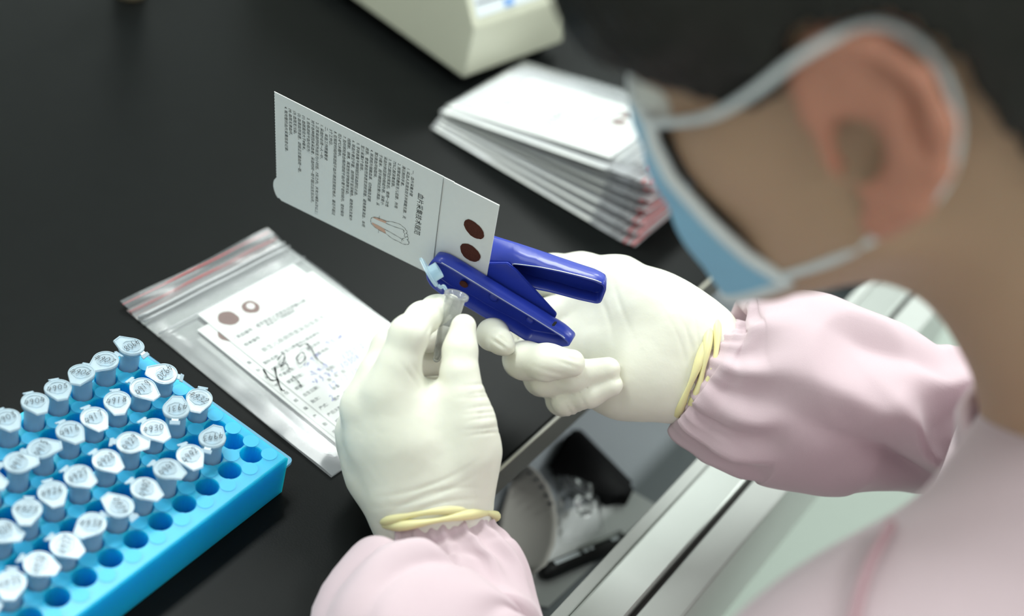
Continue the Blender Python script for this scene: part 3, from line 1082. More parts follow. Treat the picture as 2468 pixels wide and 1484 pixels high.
KW = 0.5 * (np.linalg.norm(K_BL - K_TL) + np.linalg.norm(K_BR - K_TR))
hc = thing('blood_spot_card', 'printed instruction card with a foot drawing held upright in the blue punch', 'card', K_BR)
def HC(p):
    return np.asarray(p) - K_BR
# sheet with a finely torn left edge and a rounded tear-off stub
sf = kst(1070, 423)[0]
out = []
for k in range(61):
    t = k / 60 * 0.80
    out.append((0.0022 * (k % 2) - 0.001, t))
for a, b in ((-0.004, 0.805), (-0.012, 0.83), (-0.016, 0.86), (-0.017, 0.895), (-0.013, 0.93), (-0.006, 0.965), (0.004, 0.99), (0.012, 0.985), (0.022, 1.0)):
    out.append((a, b))
out += [(sf, 1.0), (sf, 0.0)]
bm = bmesh.new()
fv = [bm.verts.new(HC(KP(s, t, 0.0))) for s, t in out]
bv = [bm.verts.new(HC(KP(s, t, -0.0004))) for s, t in out]
bm.faces.new(fv)
bm.faces.new(bv[::-1])
for k in range(len(out)):
    k2 = (k + 1) % len(out)
    bm.faces.new((fv[k], bv[k], bv[k2], fv[k2]))
sh = bm_obj('sheet', bm, M['paper'], hc)
def kquad(name, s0, s1, t0, t1, h, th, m, par=hc):
    V = [HC(KP(s, t, hh)) for hh in (h - th, h) for s, t in ((s0, t0), (s1, t0), (s1, t1), (s0, t1))]
    o = mesh_obj(name, V, [(3, 2, 1, 0), (4, 5, 6, 7), (0, 1, 5, 4), (1, 2, 6, 5), (2, 3, 7, 6), (3, 0, 4, 7)], m, par)
    return o
kquad('spot_flap', sf - 0.0005, 1.0, 0.012, 1.0, -0.0003, 0.0006, M['paper'])
kquad('top_ledge', sf + 0.001, kst(1095, 437)[0], 0.0, 0.03, 0.0002, 0.0005, M['paper'])
V, Fc = ribbon([[(0.0, 0.012), (0.0, 0.99)]], 0.0022)
mesh_obj('fold_line', [HC(KP(sf + a, b, 0.00025)) for a, b, _ in V], Fc, M['ink_grey'], hc)
LINES = ['一、血片采集步骤', '1. 采血人员清洗双手并佩戴无菌、无', '滑石粉的手套。', '2. 按摩或热敷新生儿足跟，并用', '75%乙醇消毒皮肤。', '3. 待乙醇完全挥发后，使用一次性',
         '采血针刺足跟内侧或外侧，深度小', '于3毫米，用干棉球拭去第1滴血，从', '第2滴血开始取样。', '4. 将滤纸片接触血滴，切勿触及足跟', '皮肤，使血液自然渗透至滤纸背面，避免重复滴血，本项',
         '至少采集3个血斑。', '5. 手持消毒干棉球轻压采血部位止血。', '6. 将血片悬空平置，自然晾干呈深褐色，避免阳光及紫外', '线照射、烘烤、挥发性化学物质等污染。',
         '7. 及时将检查合格的滤纸干血片置于密封袋内，密封保存', '在2-8℃冰箱中。', '8. 在规定时间内将滤纸干血片递送至规定地点，最迟不超过', '5个工作日。', '二、采血工作质量要求',
         '1. 采血针必须一人一针。', '2. 正常采血时间为出生72小时后，7天之内，并充分哺乳6次以上；', '对于各种原因未采血者，采血时间一般不超过出生后20天。', '3. 合格滤纸干血片应为：',
         '(1) 血斑直径大于8毫米。', '(2) 血滴自然渗透，滤纸正反面血斑一致。', '(3) 血斑无污染。', '(4) 血斑无渗血环。', '4. 有完整的血片采集信息记录。']
sa, ta = kst(993, 408)
sb, tb = kst(686, 258)
pit = (sa - sb) * KL / 28
fs = 0.0022
V, Fc = text_mesh('\n'.join(LINES), fs, pit / fs, 'LEFT', 0.0)
w8 = [v[0] for v in V]
mesh_obj('printed_text', [HC(KP(sa + (v[1]) / KL, ta + 0.005 + v[0] / KW, 0.0001)) for v in V], Fc, M['ink'], hc)
s0, t0 = kst(1009, 464)
s1_, t1_ = kst(1001, 563)
V, Fc = text_mesh('血片采集技术规范', 0.0042, 1, 'LEFT', 0.0)
wid = max(v[0] for v in V)
kx = (t1_ - t0) * KW / wid
mesh_obj('printed_title', [HC(KP(s0 + v[1] / KL, t0 + v[0] * kx / KW, 0.0001)) for v in V], Fc, M['ink'], hc)
# foot drawing
def crop4(pts):
    return [kst(860 + x / 4.947, 380 + y / 4.947) for x, y in pts]
def kline(name, pls, w, m, par):
    V, Fc = [], []
    for P_ in pls:
        q = [((s) * KL, t * KW) for s, t in crop4(P_)]
        v, f_ = ribbon([q], w)
        b0 = len(V)
        V += v
        Fc += [tuple(i + b0 for i in g) for g in f_]
    return mesh_obj(name, [HC(KP(a / KL, b / KW, 0.0001)) for a, b, _ in V], Fc, m, par)
foot = kline('foot_outline', [[(355, 757), (270, 722), (215, 708), (175, 718), (166, 755), (178, 790), (230, 838), (300, 880), (350, 905), (420, 960), (500, 1000), (555, 1028), (605, 1034), (622, 1018), (605, 990)],
                              [(355, 757), (430, 765), (510, 790), (545, 818), (575, 840), (580, 858)], [(580, 858), (596, 868), (598, 892), (585, 900)], [(585, 900), (604, 910), (606, 935), (592, 942)],
                              [(592, 942), (612, 950), (610, 975), (596, 972)], [(596, 972), (622, 1000), (620, 1022)], [(345, 780), (450, 822), (550, 855), (568, 880)], [(330, 850), (430, 905), (530, 965), (560, 985)],
                              [(560, 860), (555, 885), (572, 905), (566, 935), (585, 945), (540, 970), (536, 995)]], 0.00028, M['ink'], hc)
def kfill(name, pts, m, par):
    V = [HC(KP(s, t, 0.00006)) for s, t in crop4(pts)]
    return mesh_obj(name, V, [tuple(range(len(V)))], m, par)
kfill('heel_patch', [(185, 712), (215, 710), (270, 724), (357, 758), (343, 780), (270, 752)], M['skinprint'], foot)
kfill('heel_patch', [(180, 770), (185, 792), (230, 836), (300, 880), (350, 905), (330, 850), (250, 805)], M['skinprint'], foot)
kline('callout', [[(270, 690), (268, 735)], [(262, 850), (258, 895)]], 0.0002, M['ink_grey'], foot)
for i, (px, py, rx, ry, rr) in enumerate(((1142, 553, 0.0063, 0.0050, 0.5), (1133, 609, 0.0062, 0.0054, 0.4))):
    s, t = kst(px, py)
    V, Fc = blob(rx, ry, 60 + i, 56, 0.028, 0.0002)
    ca, sa_ = math.cos(rr), math.sin(rr)
    mesh_obj('blood_spot', [HC(KP(s + (a * ca - b * sa_) / KL, t + (a * sa_ + b * ca) / KW, c - 0.0001)) for a, b, c in V], Fc, M['blood'], hc)

# ================================================================ the blue punch
LD = 0.0095                                     # depth of the lower arm's channel
PB = KP(*kst(1180, 690)) + KN * (LD + 0.0006)     # a point on the open front of the lower arm; the card lies right behind it
def PP(px, py, off):
    """pixel on a plane parallel to the card, off = distance behind the arm's open front"""
    return onplane(px, py, PB - KN * off, KN)
p_org = PP(1060, 650, 0)
pu = thing('hole_punch', 'blue enamelled hand punch held in a gloved fist', 'hole punch', p_org)
def PO(p):
    return np.asarray(p) - p_org
def trough(name, front, off_f, back, off_b, th=0.0011, material=M['punch']):
    n = len(front)
    fr_ = [PP(x, y, off_f) for x, y in front]
    bk_ = [PP(x, y, off_b) for x, y in back]
    bm = bmesh.new()
    a = [bm.verts.new(PO(p)) for p in fr_]
    mid = [bm.verts.new(PO(p * 0.12 + q * 0.88)) for p, q in zip(fr_, bk_)]
    cen = sum(bk_) / n
    b = [bm.verts.new(PO(q + (cen - q) * 0.05)) for q in bk_]
    for k in range(n):
        k2 = (k + 1) % n
        bm.faces.new((a[k], a[k2], mid[k2], mid[k]))
        bm.faces.new((mid[k], mid[k2], b[k2], b[k]))
    bm.faces.new(b)
    o = bm_obj(name, bm, material, pu)
    o.data.polygons.foreach_set('use_smooth', [len(p.vertices) == 4 for p in o.data.polygons])
    s = o.modifiers.new('wall', 'SOLIDIFY')
    s.thickness = th
    s.offset = -1
    return o
def roundpoly(pts, r=0.3, n=4):
    out = []
    m = len(pts)
    for i in range(m):
        p0, p1, p2 = (np.array(pts[(i + j - 1) % m], float) for j in range(3))
        a = p1 + (p0 - p1) * min(r, 9 / max(np.linalg.norm(p0 - p1), 1))
        b = p1 + (p2 - p1) * min(r, 9 / max(np.linalg.norm(p2 - p1), 1))
        for k in range(n + 1):
            t = k / n
            out.append(tuple((1 - t) ** 2 * a + 2 * t * (1 - t) * p1 + t * t * b))
    return out
fr_low = roundpoly([(1032, 640), (1041, 627), (1060, 630), (1092, 648), (1212, 722), (1282, 764), (1356, 810), (1372, 824), (1373, 834), (1345, 836), (1268, 822), (1230, 798), (1165, 764), (1120, 737), (1066, 712), (1038, 690), (1026, 668)], 0.35)
def shiftpx(P_, off, off2):
    """same world outline pushed back along the card normal, given as pixels on the rear plane"""
    res = []
    for x, y in P_:
        q = PP(x, y, off) - KN * (off2 - off) - CAM
        z = q @ FW
        res.append((1234 + F * (q @ RT) / z, 742 - F * (q @ UP) / z))
    return res
trough('lower_arm', fr_low, 0.0, shiftpx(fr_low, 0, LD), LD)
fr_up = roundpoly([(1150, 634), (1180, 634), (1245, 636), (1300, 643), (1350, 653), (1400, 665), (1436, 675), (1456, 684), (1462, 696), (1449, 729), (1438, 732), (1392, 722), (1330, 705), (1280, 695), (1225, 672), (1150, 660)], 0.3)
bk_up = roundpoly([(1150, 561), (1180, 563), (1245, 583), (1300, 601), (1350, 618), (1400, 635), (1440, 648), (1460, 658), (1464, 672), (1452, 705), (1440, 708), (1392, 696), (1330, 678), (1280, 665), (1225, 640), (1150, 620)], 0.3)
trough('upper_handle', fr_up, 0.0122, bk_up, 0.0255)
def slab(name, pts, off, th, m):
    n = len(pts)
    bm = bmesh.new()
    a = [bm.verts.new(PO(PP(x, y, off))) for x, y in pts]
    b = [bm.verts.new(PO(PP(x, y, off) - KN * th)) for x, y in pts]
    bm.faces.new(a)
    bm.faces.new(b[::-1])
    for k in range(n):
        k2 = (k + 1) % n
        bm.faces.new((a[k], b[k], b[k2], a[k2]))
    bmesh.ops.bevel(bm, geom=list(bm.edges), offset=0.0005, segments=2, affect='EDGES')
    return bm_obj(name, bm, m, pu)
slab('bracket', [(1130, 655), (1150, 634), (1222, 634), (1245, 652), (1341, 757), (1338, 766), (1333, 771), (1240, 722), (1170, 688)], LD + 0.0012, 0.0016, M['punch'])
slab('end_slot', [(1329, 784), (1337, 774), (1343, 777), (1335, 787)], LD - 0.0100, 0.0004, M['slot']).location = (0, 0, 0)
# highlight along both rims, laid on as a thin bright strip
for P_, off in ((fr_low, 0.0002), (fr_up, 0.0123)):
    pts = [PO(PP(x, y, off)) for x, y in P_ if (x, y)]
    top = [p for p, (x, y) in zip(pts, P_) if (y < 0.6 * x - 2 if P_ is fr_low else y < 690 and x < 1452)]
    top = sorted(top, key=lambda p: p @ RT)
    V, Fc = tube_mesh(top[3:], 0.00028, 5)
    mesh_obj('rim_highlight', V, Fc, M['rim_glint'], pu, True)
def stud(px, py, r, off, h, m, name):
    V, Fc = lathe([(r, 0), (r * .95, h * .5), (r * .6, h), (0.0001, h)], 20)
    q = Vector((0, 0, 1)).rotation_difference(Vector(KN))
    c = PO(PP(px, py, off))
    return mesh_obj(name, [np.array(q @ Vector(v)) + c for v in V], Fc, m, pu, True)
stud(1190, 716, 0.0028, LD - 0.0012, 0.0012, M['punch'], 'rivet')
stud(1279, 769, 0.0026, LD - 0.0012, 0.0022, M['punch'], 'rivet')
dsk = PP(1118, 684, LD - 0.0022)
V, Fc = blob(0.0026, 0.0021, 77, 24, 0.03, 0.0005)
ex_, ey_ = unit(K_TR - K_TL), unit(np.cross(KN, K_TR - K_TL))
tag(mesh_obj('punched_disc', [ex_ * a + ey_ * b + KN * c for a, b, c in V], Fc, M['blood']), 'small brown disc of dried blood paper sitting in the punch jaw', 'paper disc', 'punched blood discs').location = dsk

# ================================================================ the tube held between finger and thumb
tt, tbm = D(1101, 709, 0.7405), D(1051, 868, 0.7535)
ax_ = unit(tt - tbm)
hx = unit(D(1066, 698, 0.744) - tt)
hx = unit(hx - ax_ * (hx @ ax_))                # towards the hinge
hy = np.cross(ax_, hx)
ht = thing('microtube', 'open microtube held between a gloved finger and thumb below the punch', 'tube', tt)
def rotset(o, X, Y, Z):
    o.rotation_mode = 'QUATERNION'
    o.rotation_quaternion = Matrix(((X[0], Y[0], Z[0]), (X[1], Y[1], Z[1]), (X[2], Y[2], Z[2]))).to_quaternion()
V, Fc = lathe([(r * 0.98, z) for r, z in prof], 36)
tbod = mesh_obj('tube_body', V, Fc, M['clear'], ht, True)
rotset(tbod, -hx, -hy, ax_)
cdir = unit(D(1020, 624, 0.748) - D(1057, 690, 0.745))        # along the lid, away from the hinge
ccen = D(1041, 660, 0.7465) - tt
cn = unit(RT * 1.0 + UP * 0.5 - FW * 0.10)                   # the plug points to the right
cn = unit(cn - cdir * (cn @ cdir))
CPC = CP.copy()
CPC.materials.clear()
CPC.materials.append(M['tube'])
capo = link(bpy.data.objects.new('cap', CPC), ht)
capo.location = ccen
rotset(capo, cdir, np.cross(-cn, cdir), -cn)
strap_pts = catmull([ccen - cdir * 0.0068, ccen - cdir * 0.0085 + cn * 0.0006, hx * 0.0085 + ax_ * 0.0008, hx * 0.0064 - ax_ * 0.0005], 5)
V, Fc = tube_mesh(strap_pts, 0.0009, 8)
mesh_obj('hinge', V, Fc, M['tube'], ht, True)
V, Fc = blob(0.0024, 0.0022, 78, 20, 0.03, 0.0006)
dc = tt - ax_ * 0.0300
tag(mesh_obj('punched_disc', [RT * a + UP * b * .9 - FW * (c - 0.0003) for a, b, c in V], Fc, M['blood2']), 'small dark red paper disc lying inside the held tube', 'paper disc',
    'punched blood discs').location = dc

# ================================================================ the person
per = thing('person', 'person in a pink gown, blue face mask and cream gloves bending over the bench', 'person', (0.07, -0.38, 0.45))
p_o = np.array([0.07, -0.38, 0.45])
def W2P(V):
    return np.asarray(V) - p_o

def J(px, py, d, r):
    return (D(px, py, d), r * 0.001)

def build_hand(name, bulk, fingers, k_palm, k_join, h=0.0012, creases=(), noise_amp=0.00022):
    allp = [p for ch in bulk + fingers for p in ch]
    lo = np.min([p - r for p, r in allp], 0) - 0.006
    hi = np.max([p + r for p, r in allp], 0) + 0.006
    fd = Field(lo, hi, h)
    A = fd.empty()
    for ch in bulk:
        for (a, ra), (b, rb) in zip(ch[:-1], ch[1:]):
            add_cone(fd, A, a, b, ra, rb, k_palm)
    R = A.copy()
    for ch in fingers:
        # the finger grows out of the palm at its root; its free end only rests against the palm
        R = np.minimum(np.minimum(R, smin(A, chain(fd, ch[:3], 0.004), k_join)), chain(fd, ch, 0.004))
    V, Q = surface(fd, R, 2)
    N = vert_normals(V, Q)
    dsp = np.array([noise_amp * (noise.noise(Vector(v * 70)) + 0.6 * noise.noise(Vector(v * 160))) for v in V])
    for (px, py, dx, dy, ln, wd, amp, cnt, gap) in creases:
        # parallel wrinkles: centre pixel, direction along the crease, length, width, depth, count, gap (all px)
        pz = (V - CAM) @ FW
        X = 1234 + F * ((V - CAM) @ RT) / pz
        Y = 742 - F * ((V - CAM) @ UP) / pz
        L_ = math.hypot(dx, dy)
        ux, uy = dx / L_, dy / L_
        al = (X - px) * ux + (Y - py) * uy
        ac = -(X - px) * uy + (Y - py) * ux
        front = (N @ FW) < 0.25
        for i in range(cnt):
            c0 = (i - (cnt - 1) / 2) * gap + 4 * math.sin(i * 2.3)
            dsp += np.where(front, -amp * np.exp(-((ac - c0 - 0.0016 * al * al * (1 if i % 2 else -0.6)) / wd) ** 2) * np.exp(-(al / ln) ** 2), 0)
    V = V + N * dsp[:, None]
    return mesh_obj(name, W2P(V), Q, M['glove'], per, True)

# --- left hand (back of the hand to us, holding the tube)
LB = [
    [J(995, 1262, .744, 19), J(985, 1180, .742, 20), J(925, 1060, .740, 17), J(893, 985, .737, 15)],
    [J(1100, 1258, .744, 17), J(1085, 1190, .740, 20), J(1118, 1085, .734, 16.5), J(1122, 1015, .730, 13.5)],
    [J(1045, 1250, .740, 19), J(1020, 1160, .738, 20), J(985, 1060, .730, 17), J(948, 945, .726, 13.5)],
    [J(960, 1225, .752, 14), J(915, 1130, .755, 16), J(872, 1050, .755, 12.5)],
    [J(962, 990, .733, 13), J(1020, 992, .738, 13), J(1085, 1000, .738, 13)],
    [J(1040, 1120, .750, 20), J(960, 1080, .756, 18)],
    [J(1080, 1130, .742, 18), J(1000, 1120, .742, 18)],
]
LF = [
    [J(948, 945, .727, 13), J(962, 880, .724, 10.4), J(985, 808, .724, 9.6), J(1018, 768, .736, 8.2), J(1050, 748, .750, 7.4), J(1082, 737, .7605, 6.6)],
    [J(893, 975, .738, 12.5), J(915, 900, .738, 10.2), J(938, 838, .742, 8.8), J(985, 815, .760, 8.2), J(1030, 812, .774, 7.6), J(1078, 818, .776, 7)],
    [J(872, 1030, .752, 11.5), J(900, 950, .760, 9.6), J(935, 888, .768, 8.8), J(1000, 872, .784, 8), J(1070, 874, .788, 7)],
    [J(868, 1065, .760, 10.5), J(905, 985, .775, 8.6), J(945, 938, .788, 8), J(1000, 926, .798, 7.4), J(1060, 926, .800, 6.5)],
    [J(1122, 1015, .731, 13), J(1113, 955, .729, 10.8), J(1107, 900, .730, 9.2), J(1108, 845, .733, 8.4), J(1117, 787, .7365, 6.6)],
]
lhand = build_hand('glove', LB, LF, 0.012, 0.007,
                   creases=[(1165, 985, 1, -0.12, 38, 3.0, 0.00055, 8, 17), (1030, 1195, 1, -0.33, 90, 5, 0.0006, 4, 15), (1040, 800, 0.5, -1, 16, 3, 0.0004, 3, 9),
                            (1000, 900, 0.7, 1, 30, 4, 0.0004, 2, 16)])
lhand['label'] = 'cream latex glove on the left hand'

# --- right hand (palm to us, fist round the punch)
RB = [
    [J(1700, 820, .800, 20), J(1640, 790, .800, 20), J(1575, 745, .806, 18.5), J(1490, 690, .820, 17)],
    [J(1690, 880, .801, 20), J(1610, 850, .803, 21), J(1520, 800, .815, 19), J(1430, 740, .830, 14)],
    [J(1655, 945, .800, 16.5), J(1590, 918, .803, 19), J(1500, 915, .809, 19), J(1430, 905, .817, 16)],
    [J(1670, 905, .800, 18), J(1570, 880, .804, 19), J(1470, 850, .815, 16), J(1420, 820, .822, 14)],
    [J(1560, 780, .810, 17), J(1540, 880, .808, 17)],
]
RF = [
    [J(1490, 690, .821, 16), J(1400, 668, .834, 14), J(1330, 664, .844, 12), J(1262, 672, .850, 10)],
    [J(1425, 735, .832, 13), J(1330, 762, .832, 10.5), J(1235, 800, .820, 9.0), J(1192, 806, .804, 8.4), J(1188, 806, .790, 8.4), J(1209, 825, .780, 6.4), J(1221, 836, .777, 4.4)],
    [J(1415, 790, .828, 12.5), J(1320, 842, .822, 10.6), J(1258, 866, .805, 10.2), J(1264, 869, .788, 10.0), J(1320, 873, .774, 9.6), J(1376, 875, .770, 7.6)],
    [J(1420, 845, .824, 12), J(1350, 885, .818, 10), J(1306, 912, .804, 9.4), J(1318, 914, .791, 9.0), J(1390, 905, .782, 8.4), J(1466, 889, .779, 6.6)],
    [J(1430, 900, .822, 11), J(1385, 940, .817, 9), J(1354, 962, .806, 8.6), J(1368, 962, .793, 8.2), J(1420, 948, .784, 7.4), J(1474, 928, .780, 6.2)],
]
rhand = build_hand('glove', RB, RF, 0.014, 0.006,
                   creases=[(1480, 745, 0.35, 1, 60, 6, 0.0005, 2, 34), (1335, 905, 1, 0.28, 45, 5, 0.0005, 2, 14), (1390, 985, 0.6, 1, 26, 4, 0.0006, 3, 22),
                            (1205, 825, 0.7, 0.5, 22, 3.5, 0.0006, 3, 10), (1370, 868, 0.9, 0.3, 28, 4, 0.0005, 2, 13), (1670, 850, 0.25, 1, 90, 4, 0.0003, 4, 13)])
rhand['label'] = 'cream latex glove on the right hand'

# --- rolled glove cuffs
def roll(centre, e1, e2, r1, r2, tube_r, par, seed, tilt=None):
    pts = []
    for k in range(64):
        a = 2 * math.pi * k / 64
        w = 1 + 0.025 * math.sin(3 * a + seed) + 0.012 * math.sin(7 * a + 2 * seed)
        pts.append(centre + e1 * r1 * w * math.cos(a) + e2 * r2 * w * math.sin(a) + (tilt * 0.0022 * math.sin(2 * a + seed) if tilt is not None else 0))
    rad = [tube_r * (1 + 0.35 * math.sin(5 * 2 * math.pi * k / 64 + seed)) for k in range(64)]
    V, Fc = tube_mesh(pts, rad, 10, True)
    return mesh_obj('rolled_cuff', W2P(V), Fc, M['cuff'], par, True)
def fr_at(px, py, d, dirpx):
    """frame with its axis running along a pixel direction, tipped a little into the picture"""
    c = D(px, py, d)
    t = unit(D(px + dirpx[0], py + dirpx[1], d + dirpx[2]) - c)
    e1 = unit(np.cross(t, FW))
    e2 = np.cross(t, e1)
    return c, t, e1, e2
cR, tR, e1R, e2R = fr_at(1668, 876, .801, (100, 33, 0.004))
for q in range(3):
    roll(cR + tR * (0.0022 * q - 0.003), e1R, e2R, 0.0305 + 0.0004 * q, 0.0275, 0.0021, rhand, 1.0 + q * 1.7, tR)
cL, tL, e1L, e2L = fr_at(1050, 1246, .745, (4, 100, -0.003))
for q in range(2):
    roll(cL + tL * (0.0022 * q - 0.001), e1L, e2L, 0.0303 + 0.0004 * q, 0.0300, 0.0021, lhand, 2.2 + q * 1.3, tL)

# --- gown: torso as one body, sleeves lofted on to it
fd = Field((-0.26, -0.60, 0.42), (0.42, -0.16, 1.06), 0.005)
A = fd.empty()
for a, b, ra, rb in (((.104, -.360, .966), (-.042, -.334, .912), .050, .060), ((-.042, -.334, .912), (-.112, -.322, .870), .060, .062),
                     ((.108, -.360, .966), (.21, -.355, .90), .050, .062), ((.21, -.355, .89), (.255, -.350, .86), .062, .062),
                     ((.07, -.41, .82), (.07, -.43, .60), .12, .135), ((.00, -.39, .80), (.00, -.40, .6), .105, .12), ((.14, -.39, .80), (.14, -.40, .6), .105, .12),
                     ((.07, -.42, .62), (.07, -.42, .52), .15, .16)):
    add_cone(fd, A, a, b, ra, rb, 0.05)
V, Q = surface(fd, A, 3)
N = vert_normals(V, Q)
V = V + N * np.array([0.004 * noise.noise(Vector(v * 12)) for v in V])[:, None]
gown = mesh_obj('gown', W2P(V), Q, M['gown'], per, True)
gown['label'] = 'pale pink cotton gown'
def surf_point(px, py, lo=0.40, hi=0.75):
    for d in np.arange(lo, hi, 0.002):
        p = D(px, py, d)
        i = np.round((p - fd.lo) / fd.h).astype(int)
        if (i >= 0).all() and (i < fd.n).all() and A[tuple(i)] < 0.002:
            return p
    return None
sm = [surf_point(x, y) for x, y in ((2190, 1175), (2150, 1260), (2100, 1350), (2070, 1440), (2055, 1520), (2050, 1600))]
sm = [p for p in sm if p is not None]
if len(sm) > 2:
    V, Fc = tube_mesh(catmull(sm, 6), 0.0016, 8)
    mesh_obj('armhole_seam', W2P(V), Fc, M['seam'], gown, True)

def sleeve(stations, nring, seed, ruffle, folds, amp):
    """stations: (point, r1, r2). ring 0 is at the wrist"""
    C_ = catmull([s[0] for s in stations], nring)
    Rr = catmull([(s[1], s[2], 0) for s in stations], nring)
    n = 128
    L_ = np.r_[0, np.cumsum(np.linalg.norm(np.diff(C_, axis=0), axis=1))]
    V, Fc = [], []
    rn = random.Random(seed)
    fine = [(rn.randint(17, 34), rn.uniform(0, 6.28), rn.uniform(.5, 1)) for _ in range(5)]
    coarse = [(rn.randint(7, 15), rn.uniform(0, 6.28), rn.uniform(.5, 1)) for _ in range(4)]
    for i in range(len(C_)):
        t = unit(C_[min(i + 1, len(C_) - 1)] - C_[max(i - 1, 0)])
        e1 = unit(np.cross(t, FW))
        e2 = np.cross(t, e1)
        s = L_[i]
        for k in range(n):
            a = 2 * math.pi * k / n
            gf = sum(w_ * math.sin(m_ * a + ph + 9 * s * math.sin(ph * 3)) for m_, ph, w_ in fine)
            gc = sum(w_ * (1 - 2 * abs(math.sin(m_ * a / 2 + ph + 14 * s * math.sin(ph)))) for m_, ph, w_ in coarse)
            gath = 0.00065 * gf * math.exp(-((s - 0.008) / 0.016) ** 2) + ruffle * (gc / 3 - 0.55) * math.exp(-((s - 0.026) / 0.015) ** 2) + 0.0012 * math.exp(-((s - 0.0) / 0.003) ** 2)
            gath -= 0.0016 * math.exp(-((s - 0.0175) / 0.0022) ** 2)
            dirn = math.cos(a) * e1 * Rr[i][0] + math.sin(a) * e2 * Rr[i][1]
            rad = np.linalg.norm(dirn)
            p0 = C_[i] + dirn
            nz = amp * ((0.5 - 1.6 * abs(noise.noise(Vector(p0 * 13) + Vector((seed, 0, 0))))) + 0.35 * noise.noise(Vector(p0 * 34) + Vector((seed, 3, 0)))) * min(1, s / 0.05)
            fo = 0.0
            for (a0, sl, s0, ws, wa, h_) in folds:
                da = (a - (a0 + sl * (s - s0)) + math.pi) % (2 * math.pi) - math.pi
                fo += h_ * math.exp(-abs(da / wa) ** 1.5) * math.exp(-((s - s0) / ws) ** 2)
            V.append(p0 + dirn / rad * (gath + nz + fo))
    for i in range(len(C_) - 1):
        for k in range(n):
            k2 = (k + 1) % n
            Fc.append((i * n + k, i * n + k2, (i + 1) * n + k2, (i + 1) * n + k))
    return mesh_obj('sleeve', W2P(V), Fc, M['gown'], gown, True)
RS = [(D(1662, 874, .801), .0272, .0250), (D(1682, 882, .801), .0288, .0265), (D(1702, 894, .801), .034, .031), (D(1732, 912, .801), .044, .037), (D(1785, 922, .803), .0505, .042),
      (D(1860, 925, .806), .0535, .046), (D(1960, 945, .811), .0555, .048), (D(2080, 972, .816), .0510, .048), (D(2190, 1005, .826), .0405, .043), (D(2360, 1015, .850), .0415, .046), (D(2540, 1040, .872), .050, .052),
      (D(2620, 1000, .850), .055, .055), (np.array([.262, -.352, .875]), .055, .055)]
sleeve(RS, 14, 4, 0.0042, [(1.55, 3.0, 0.075, 0.035, 0.22, 0.011), (1.95, 4.0, 0.08, 0.04, 0.25, -0.006), (0.95, 2.0, 0.095, 0.03, 0.25, -0.007), (1.05, -6.0, 0.125, 0.022, 0.2, 0.010),
                           (1.85, 16.0, 0.118, 0.022, 0.16, 0.012), (2.25, 12.0, 0.118, 0.022, 0.16, -0.010), (0.6, 4.0, 0.16, 0.03, 0.2, 0.008)], 0.008)
LS = [(D(1048, 1250, .747), .0268, .0262), (D(1051, 1274, .744), .0278, .0266), (D(1055, 1302, .741), .0296, .0272), (D(1070, 1344, .738), .0365, .0298), (D(1076, 1392, .734), .0445, .0350),
      (D(1058, 1484, .722), .0525, .044), (D(1025, 1640, .695), .056, .052), (np.array([-.110, -.245, .715]), .056, .056), (np.array([-.150, -.275, .700]), .058, .058),
      (np.array([-.150, -.300, .765]), .060, .060), (np.array([-.115, -.315, .850]), .060, .060)]
sleeve(LS, 14, 9, 0.0042, [(2.55, 2.0, 0.045, 0.03, 0.16, -0.007), (2.2, 2.0, 0.045, 0.03, 0.2, 0.004), (1.35, 0.0, 0.047, 0.010, 0.5, -0.005), (1.2, 0.0, 0.07, 0.012, 0.7, 0.004), (1.9, 3.0, 0.055, 0.03, 0.12, -0.005), (1.0, -3.0, 0.055, 0.03, 0.14, -0.005)], 0.006)

# --- head and neck: one continuous body mesh built in head axes (forward, left, up)
HF = unit([-.191, .824, -.534])
HU = np.array([-.146, .514, .8455])
HU = unit(HU - HF * (HU @ HF))
HL = np.cross(HU, HF)
HO = np.array([.0656, -.2097, 1.1125])
HM = np.stack([HF, HL, HU], 1)
def toh(w):
    return HM.T @ (np.asarray(w) - HO)
def tow(V):
    return np.asarray(V) @ HM.T + HO
fh = Field((-.27, -.20, -.36), (.135, .20, .16), 0.0035)
A = fh.empty()
mm = 0.001
def E(c, r, k=.02, sub=False):
    add_ell(fh, A, np.array(c) * mm, np.array(r) * mm, k, sub)
def Cn(a, b, ra, rb, k=.012):
    add_cone(fh, A, np.array(a) * mm, np.array(b) * mm, ra * mm, rb * mm, k)
E((-12, 0, 42), (96, 74, 84))
E((32, 0, -18), (56, 55, 74), .03)
for s in (-1, 1):
    Cn((10, s * 52, -42), (66, s * 16, -78), 15, 14, .02)
    E((50, s * 34, -14), (21, 16, 20), .02)
    Cn((84, s * 12, 26), (76, s * 44, 24), 9, 8, .012)
Cn((70, -8, -80), (70, 8, -80), 15, 15, .015)
Cn((86, 0, 14), (92, 0, -24), 7, 8, .010)
Cn((86, -9, -29), (86, 9, -29), 6, 6, .006)
Cn((86, -16, -50), (86, 16, -50), 5, 5, .006)
Cn((84, -14, -58), (84, 14, -58), 5.5, 5.5, .006)
for s in (-1, 1):
    E((88, s * 31, 6), (12, 15, 9), .008, True)
nb = toh((.113, -.357, .985)) * 1000
Cn((-28, 0, -22), nb, 54, 50, .03)
nb2 = toh((.10, -.385, .90)) * 1000
Cn(nb, nb2, 58, 72, .03)
